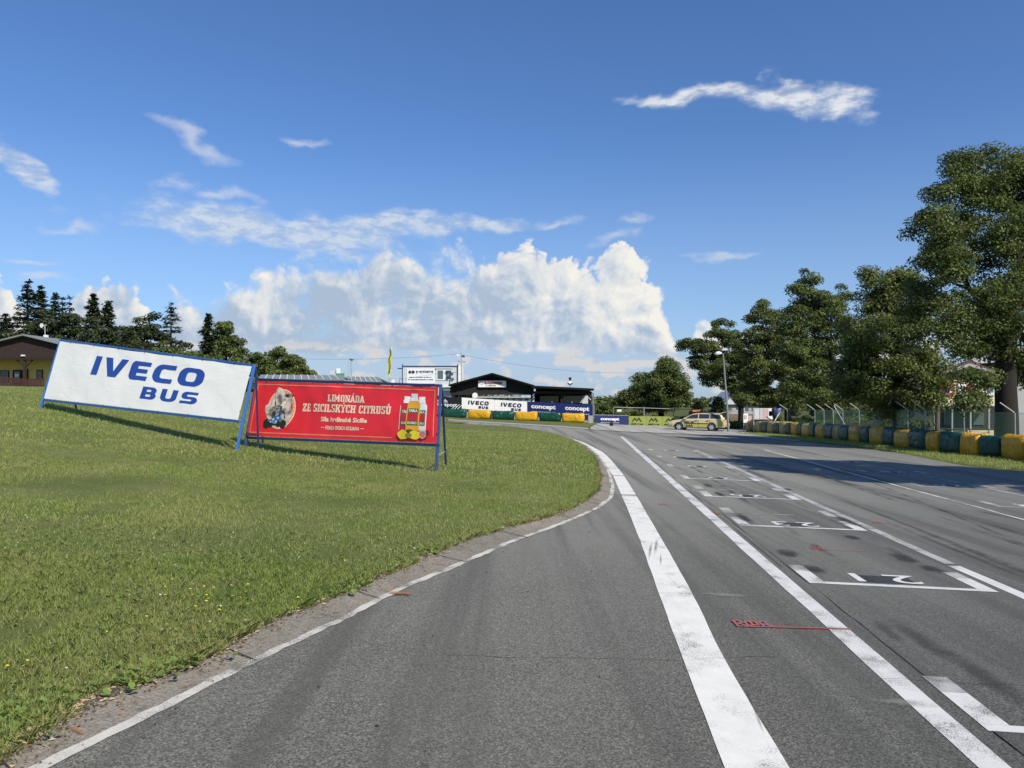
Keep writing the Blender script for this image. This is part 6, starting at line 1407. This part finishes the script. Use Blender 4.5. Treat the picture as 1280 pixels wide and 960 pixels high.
# ------------------------------------------------------------------ trees
def foliage(rg, clusters, n_leaf, size, flat=.55, droop=.25, csz=1.0):
    """leaf-sized quads gathered in clusters; clusters: array (k,4) x,y,z,r"""
    cl = clusters; w_ = cl[:, 3]**2; idx = rg.choice(len(cl), n_leaf, p=w_/w_.sum()); c_ = cl[idx]
    d_ = rg.normal(0, 1, (n_leaf, 3)); d_ /= np.linalg.norm(d_, axis=1)[:, None]; rad = rg.random(n_leaf)**.45
    p = c_[:, :3] + d_*rad[:, None]*c_[:, 3:4]*np.array([1, 1, flat])*csz
    p[:, 2] -= droop*(rad**2)*c_[:, 3]*.5
    # leaf frame: normal mostly up/outwards
    nrm = d_*.6 + rg.normal(0, .55, (n_leaf, 3)) + np.array([0, 0, .55]); nrm /= np.linalg.norm(nrm, axis=1)[:, None]
    t = np.cross(nrm, rg.normal(0, 1, (n_leaf, 3))); t /= np.linalg.norm(t, axis=1)[:, None]; b_ = np.cross(nrm, t)
    s_ = size*rg.uniform(.55, 1.25, n_leaf)[:, None]
    V = np.stack([p-t*s_*.55, p+b_*s_*.32-t*s_*.05, p+t*s_*.6-nrm*s_*.1, p-b_*s_*.32-t*s_*.05], 1).reshape(-1, 3)
    return V, np.arange(n_leaf*4).reshape(n_leaf, 4)
def tree(label, tx_, D_, lobes, n_leaf, size, seed, material, bark, trunk_r, ncl, group, dd=1.0, fork=.35, name='deciduous_tree', cr=.9):
    """lobes in picture units round the trunk distance: (px, py, rx, ry, depth offset m)"""
    rg = np.random.default_rng(seed); rr = random.Random(seed); b0 = P(tx_, 500, D_); z0 = tz(b0.x, b0.y)
    root = thing(name, (b0.x, b0.y, z0), label, 'tree', group); o0 = Vector((b0.x, b0.y, z0)); k_ = D_/FPX
    cl = []
    area = sum(l[2]*l[3] for l in lobes)
    for l in lobes:
        c_ = P(l[0], l[1], D_)-o0; rx, rz = l[2]*k_, l[3]*k_; ry = (rx+rz)/2*dd; c_.y += l[4] if len(l) > 4 else 0
        for _ in range(max(2, int(ncl*l[2]*l[3]/area))):
            v = rg.normal(0, 1, 3); v /= np.linalg.norm(v); q = rg.random()**.42
            cr_ = rr.uniform(.55, 1.15)*cr
            cl.append((c_.x+v[0]*max(.1, rx-cr_*.5)*q, c_.y+v[1]*max(.1, ry-cr_*.4)*q, c_.z+v[2]*max(.1, rz-cr_*.35)*q, cr_))
    cl = np.array(cl); V, Fc = foliage(rg, cl, n_leaf, size)
    cz = cl[:, 2]; top = cz.max(); low = cz.min()
    me = npmesh('crown', V, Fc); link('crown', me, root, material)
    # trunk and limbs
    fz = low+(top-low)*fork; mb = MB(); pts = []
    cen = cl[:, :2].mean(0); nseg = 7
    for i in range(nseg+1):
        t = i/nseg; z = -.2+(fz+.2)*t; wob = Vector((mnoise.noise(Vector((seed, z*.5, 0))), mnoise.noise(Vector((seed+9, z*.5, 0))), 0))*.25*t
        pts.append(Vector((0, 0, z))+wob)
    mb.tube(pts, [trunk_r*(1.35 if i == 0 else 1.0)*(1-.35*i/nseg) for i in range(nseg+1)], 12)
    tr = mb.build('trunk', bark, root, smooth=True); fp = pts[-1]
    # main limbs
    order = rg.permutation(len(cl)); nl = min(9, len(cl)); mains = []
    for i in range(nl):
        c_ = cl[order[i]]; tgt = Vector(c_[:3])*.82+fp*.18; st = pts[rr.randint(nseg-3, nseg)]; mid = st.lerp(tgt, .45)+Vector((rr.uniform(-.4, .4), rr.uniform(-.4, .4), rr.uniform(.2, .9)))
        r0 = trunk_r*rr.uniform(.32, .5); q_ = [st, st.lerp(mid, .5)+Vector((0, 0, .1)), mid, mid.lerp(tgt, .55), tgt]; MB().tube(q_, [r0, r0*.8, r0*.6, r0*.4, r0*.18], 7).build('limb', bark, root, smooth=True); mains += [(p, r0*f) for p, f in zip(q_[1:], (.8, .6, .4, .2))]
    tw = MB()
    for i in order[nl:nl+min(len(cl)-nl, 90)]:
        c_ = Vector(cl[i][:3]); m_ = min(mains, key=lambda a: (a[0]-c_).length); mid = m_[0].lerp(c_, .5)+Vector((rr.uniform(-.2, .2), rr.uniform(-.2, .2), rr.uniform(-.1, .35)))
        r0 = max(.02, m_[1]*.5); tw.tube([m_[0], mid, c_], [r0, r0*.6, .012], 5, cap=False)
    o = tw.build('twigs', bark, root); o['kind'] = 'stuff'
    return root
GT = 'broad-leaved trees along the right side of the track'
T = tree
BK = M['bark']
T('huge dark green lime tree with a thick trunk at the right edge of the picture', 1258, 35.5, [(1235,232,48,52,0),(1190,232,40,48,-.5),(1275,215,48,45,.5),(1315,205,55,50,.5),(1160,298,36,45,-.5),(1215,305,55,60,0),(1285,310,62,70,0),(1165,368,36,42,.6),(1230,385,62,52,-.6),(1305,380,52,70,0),(1186,425,32,30,-1),(1260,438,52,34,.5),(1330,290,50,85,.5),(1165,335,40,30,-1.2),(1205,196,26,20,0),(1172,400,26,26,-1),(1192,468,18,12,-1),(1140,420,22,22,0),(1185,498,26,20,-1.5),(1212,478,22,26,-1),(1300,460,40,30,1)], 135000, .125, 1, M['leaf_linden'], BK, .52, 330, GT, fork=.42)
T('lime tree with a rounded yellowish green crown left of the huge one', 1122, 45, [(1105,365,34,36,0),(1082,415,34,42,0),(1132,408,34,46,0),(1105,462,48,38,0),(1148,462,32,44,-1),(1085,345,14,14,0),(1125,352,26,22,0),(1130,495,34,18,-1),(1070,450,28,40,0),(1165,500,20,18,0),(1085,492,34,22,0),(1062,480,26,26,0),(1110,512,40,10,0)], 70000, .15, 2, M['leaf_linden_b'], BK, .38, 240, GT)
T('tall lime tree with an uneven top and sky gaps, second behind the street lamp', 1035, 64, [(1008,352,20,20,0),(1020,372,28,28,0),(1000,398,28,32,0),(1038,402,34,34,0),(1012,446,42,42,0),(1052,444,30,44,0),(1028,486,46,24,0),(1056,368,12,16,.5),(995,362,12,14,0),(1048,388,14,20,0),(1005,478,34,26,0),(1040,502,46,14,0),(1065,470,24,34,0),(990,430,24,34,0)], 72000, .17, 3, M['leaf_linden'], BK, .36, 260, GT)
T('wide lime tree with a darker crown right of the street lamp', 985, 74, [(952,398,20,22,0),(972,412,26,30,0),(938,428,28,26,0),(965,445,34,34,0),(985,468,32,36,0),(945,470,30,30,0),(962,496,34,16,0),(952,384,12,12,0),(1000,440,24,40,0),(990,495,36,20,0),(930,500,24,12,0)], 62000, .185, 4, M['leaf_linden_b'], BK, .36, 220, GT)
T('lime tree with branches reaching left over the street lamp', 926, 82, [(905,416,24,20,0),(878,432,24,20,0),(858,432,13,12,0),(898,452,26,24,0),(922,450,26,34,0),(885,474,17,17,0),(918,484,24,16,0),(892,406,10,9,0),(872,452,14,14,0),(940,470,22,30,0),(932,500,26,12,0)], 48000, .20, 5, M['leaf_linden'], BK, .33, 170, GT)
T('lime tree standing beside the track just beyond the right edge of the picture', 640+20.5/15.5*960, 15.5, [(640+20.5/15.5*960+dx, y, rx, ry, 0) for dx, y, rx, ry in ((0,-120,240,230),(-150,0,170,200),(160,20,180,200),(0,150,260,180),(-60,-260,160,140),(120,-200,170,150))], 42000, .28, 21, M['leaf_linden'], BK, .45, 150, GT)
GC = 'trees beyond the far end of the track'
T('round tree standing behind the tube fence left of the estate car', 826, 92, [(838,468,26,22,0),(812,480,26,22,0),(790,494,20,15,0),(850,490,17,20,0),(822,500,40,16,0),(775,502,14,10,0),(834,452,12,8,0)], 40000, .24, 6, M['leaf_linden'], BK, .4, 120, GC, cr=1.2)
T('small distant tree just right of the pit building', 758, 120, [(757,508,9,9,0),(748,513,8,6,0),(766,512,7,7,0)], 5000, .35, 7, M['leaf_linden_b'], BK, .2, 24, GC, cr=1.0)
def conifer(label, px, ytop, D_, wpx, seed, name='spruce_tree', ybot=488, n_whorl=22, material='leaf_conifer', bare=.08, dens=1.0, group=None, lean=0, wk=1.45):
    rr = random.Random(seed); rg = np.random.default_rng(seed); b0 = P(px, 500, D_); z0 = tz(b0.x, b0.y); root = thing(name, (b0.x, b0.y, z0), label, 'tree', group); o0 = Vector((b0.x, b0.y, z0))
    H = P(px, ytop, D_).z-z0; Rm = wpx*D_/FPX/2*wk; MB().tube([Vector((0, 0, -.3)), Vector((lean*.4, 0, H*.5)), Vector((lean, 0, H*.98))], [H*.018+.05, H*.011+.03, .02], 8).build('trunk', M['conifer_bark'], root)
    br = MB(); V = []; 
    for i in range(n_whorl):
        t = i/(n_whorl-1); z = H*(bare+(1-bare)*(t**.9))*.985; rad = Rm*((1-t)**.75)*rr.uniform(.72, 1.12)+.12
        nb = rr.randint(6, 9)
        for j in range(nb):
            a = rr.uniform(0, 6.28); r_ = rad*rr.uniform(.6, 1.15); tipz = z-r_*rr.uniform(.05, .35)+(r_*.12); p0 = Vector((lean*t, 0, z)); p1 = Vector((lean*t+math.cos(a)*r_, math.sin(a)*r_, tipz)); br.tube([p0, p1], [.05+.02*(1-t), .015], 4, cap=False)
            n = int((10+r_*14)*dens)
            for q in range(n):
                s_ = rr.random()**.65; c_ = p0.lerp(p1, s_); w2 = .10+.30*(1-abs(s_-.6)); c_ = c_+Vector((rr.gauss(0, w2*.6), rr.gauss(0, w2*.6), rr.gauss(-.08, .14)))
                sz = rr.uniform(.28, .66)*(D_/125); dd_ = Vector((math.cos(a)+rr.gauss(0, .5), math.sin(a)+rr.gauss(0, .5), rr.gauss(-.15, .3))).normalized(); sd = dd_.cross(Vector((rr.gauss(0, .4), rr.gauss(0, .4), 1))).normalized()*sz*.28
                V += [c_-dd_*sz*.5, c_+sd, c_+dd_*sz*.6, c_-sd]
    link('crown', npmesh('crown', [tuple(v) for v in V], np.arange(len(V)).reshape(-1, 4)), root, M[material])
    o = br.build('branches', M['conifer_bark'], root); o['kind'] = 'stuff'; return root
GS = 'trees on the skyline behind the clubhouse'
conifer('tall ragged spruce directly above the clubhouse roof', 33, 350, 120, 66, 31, group=GS, n_whorl=24)
conifer('spruce with a narrow top just right of the tallest one', 50, 357, 122, 44, 32, group=GS)
conifer('spruce at the left edge of the picture', 5, 392, 118, 50, 33, group=GS, n_whorl=18)
conifer('slim spruce between the tallest one and the thin bare ones', 68, 366, 124, 30, 34, group=GS)
conifer('thin sparse spruce, left of the bare topped pair', 77, 371, 126, 22, 35, group=GS, dens=.45, n_whorl=16)
conifer('thin sparse spruce, right of the bare topped pair', 86, 370, 127, 30, 36, group=GS, dens=.4, n_whorl=15)
conifer('dense dark fir with a pointed top left of the white banner stand middle', 115, 367, 125, 38, 37, group=GS, n_whorl=26, dens=1.3)
conifer('dense dark fir with a rounder top close beside the pointed one', 134, 376, 126, 38, 38, group=GS, n_whorl=24, dens=1.3)
conifer('open branched pine leaning above the dark fir mass', 213, 378, 130, 40, 39, name='pine_tree', group=GS, material='leaf_pine', dens=.5, n_whorl=17, bare=.25)
conifer('dark columnar fir standing apart above the right half of the white stand', 260, 392, 130, 30, 40, group=GS, n_whorl=24, dens=1.3)
T('broad dark tree filling the gap right of the two firs', 185, 128, [(180,410,22,20,0),(165,412,20,18,0),(150,432,24,22,0),(168,425,18,22,0),(200,425,22,24,0),(188,392,12,10,0),(185,450,44,30,0),(222,440,16,26,0)], 16000, .42, 41, M['leaf_conifer'], BK, .4, 90, GS, cr=1.5)
T('broad leafy tree just right of the columnar fir', 282, 132, [(282,415,18,14,0),(278,432,22,20,0),(295,436,14,18,0),(272,452,20,20,0)], 12000, .42, 42, M['leaf_linden'], BK, .4, 60, GS, cr=1.5)
T('round leafy tree behind the join of the two banner stands', 325, 125, [(325,448,18,14,0),(345,441,14,10,0),(340,458,26,14,0),(312,460,14,14,0)], 9000, .40, 43, M['leaf_linden'], BK, .35, 50, GS, cr=1.4)
T('lower leafy tree tapering off to the right above the red stand', 365, 122, [(362,451,16,11,0),(375,458,13,9,0),(358,466,24,10,0),(386,466,8,6,0)], 8000, .38, 44, M['leaf_linden_b'], BK, .35, 44, GS, cr=1.3)
T('mixed dark tree behind the right end of the clubhouse roof', 95, 112, [(92,425,24,20,0),(60,405,26,20,0),(125,415,22,22,0),(85,402,18,16,0),(112,440,24,24,0),(70,432,20,22,0),(140,445,24,26,0),(40,420,26,20,0),(10,428,26,24,0)], 30000, .38, 45, M['leaf_conifer'], BK, .4, 110, GS, cr=1.5)
T('leafy tree low behind the middle of the white banner stand', 240, 118, [(235,448,26,20,0),(262,452,24,18,0),(205,445,26,22,0),(300,458,26,14,0)], 9000, .40, 46, M['leaf_linden'], BK, .35, 60, GS, cr=1.4)
GK = 'small dark conifers behind the estate car'
conifer('small cone shaped conifer directly behind the roof of the estate car', 873, 502.5, 104, 20, 51, name='young_conifer', group=GK, wk=1.0, n_whorl=14, dens=2.2, bare=.02)
conifer('small dark conifer just left of the street lamp', 898, 497, 100, 26, 52, name='young_conifer', group=GK, wk=1.0, n_whorl=16, dens=2.2, bare=.02)
# hedge and shrubs filling behind the fence
def shrub(label, px, D_, wpx, hpx, seed, n=5000, size=.16, mt='leaf_linden', name='shrub', ybase=None):
    b0 = P(px, 500, D_); z0 = tz(b0.x, b0.y); root = thing(name, (b0.x, b0.y, z0), label, 'shrub', 'shrubs behind the mesh fence'); rg = np.random.default_rng(seed); k_ = D_/FPX; W2, H2 = wpx*k_/2, hpx*k_
    cl = np.stack([rg.uniform(-W2, W2, 26), rg.uniform(-.7, .7, 26), rg.uniform(.15, 1, 26)*H2*.75, rg.uniform(.3, .6, 26)], 1); V, Fc = foliage(rg, cl, n, size); V[:, 2] = np.maximum(V[:, 2], 0)
    link('foliage', npmesh('foliage', V, Fc), root, M[mt]); mb = MB()
    for c_ in cl[:10]: mb.tube([Vector((c_[0]*.6, 0, 0)), Vector(c_[:3])], [.03, .01], 5)
    mb.build('stem', M['bark'], root)
shrub('dense leafy shrub under the rounded lime tree, right of the bench', 1122, 50, 62, 30, 61, 9000)
shrub('tall shrub left of the bench behind the mesh fence', 1004, 64, 50, 24, 62, 7000)
shrub('dark shrub in the gap behind the bench', 1062, 60, 60, 26, 63, 8000)
shrub('weedy grey green shrub at the right end of the mesh fence', 1262, 33.5, 60, 26, 64, 9000, .10, 'leaf_linden_b')
shrub('low shrub behind the far end of the barrier beside the street lamp', 920, 70, 26, 12, 65, 3500, .14, 'leaf_linden_b')
shrub('low yellowish bush left of the estate car behind the lime boards', 858, 82, 34, 12, 66, 3500, .16, 'leaf_linden_b')
shrub('dark hedge behind the tube fence under the round tree', 815, 86, 120, 18, 67, 9000, .2)
shrub('long dark hedge under the lime trees behind the far barrier', 1010, 84, 190, 30, 91, 22000, .26)
shrub('tall dark hedge behind the bench and the mesh fence', 1090, 72, 130, 34, 92, 20000, .24)
shrub('distant hedge between the estate car and the grey house', 890, 88, 40, 10, 68, 4000, .2)
# far tree belts closing the horizon
def belt(label, x0, x1, D_, y, hpx, seed, n, size):
    rg = np.random.default_rng(seed); V = []; cl = []
    for x in np.arange(x0, x1, 5.0):
        p = P(x, y, D_); z0 = tz(p.x, p.y); h_ = hpx*D_/FPX*rg.uniform(.6, 1.1)
        for _ in range(5): cl.append((p.x+rg.uniform(-3, 3), p.y+rg.uniform(-5, 5), z0+rg.uniform(.1, 1)*h_, rg.uniform(1.2, 2.6)))
    cl = np.array(cl); V, Fc = foliage(rg, cl, n, size, flat=.8); tag(link('far_wood', npmesh('far_wood', V, Fc), None, M['leaf_linden']), label, 'wood', kind='stuff')
belt('distant wood closing the horizon to the right of the pit building', 735, 1500, 260, 500, 12, 71, 26000, 1.1)
belt('distant wood behind the pit building and the cabin', 380, 735, 230, 500, 10, 72, 14000, 1.0)
belt('distant wood behind the clubhouse', -400, 380, 210, 480, 22, 73, 26000, 1.1)
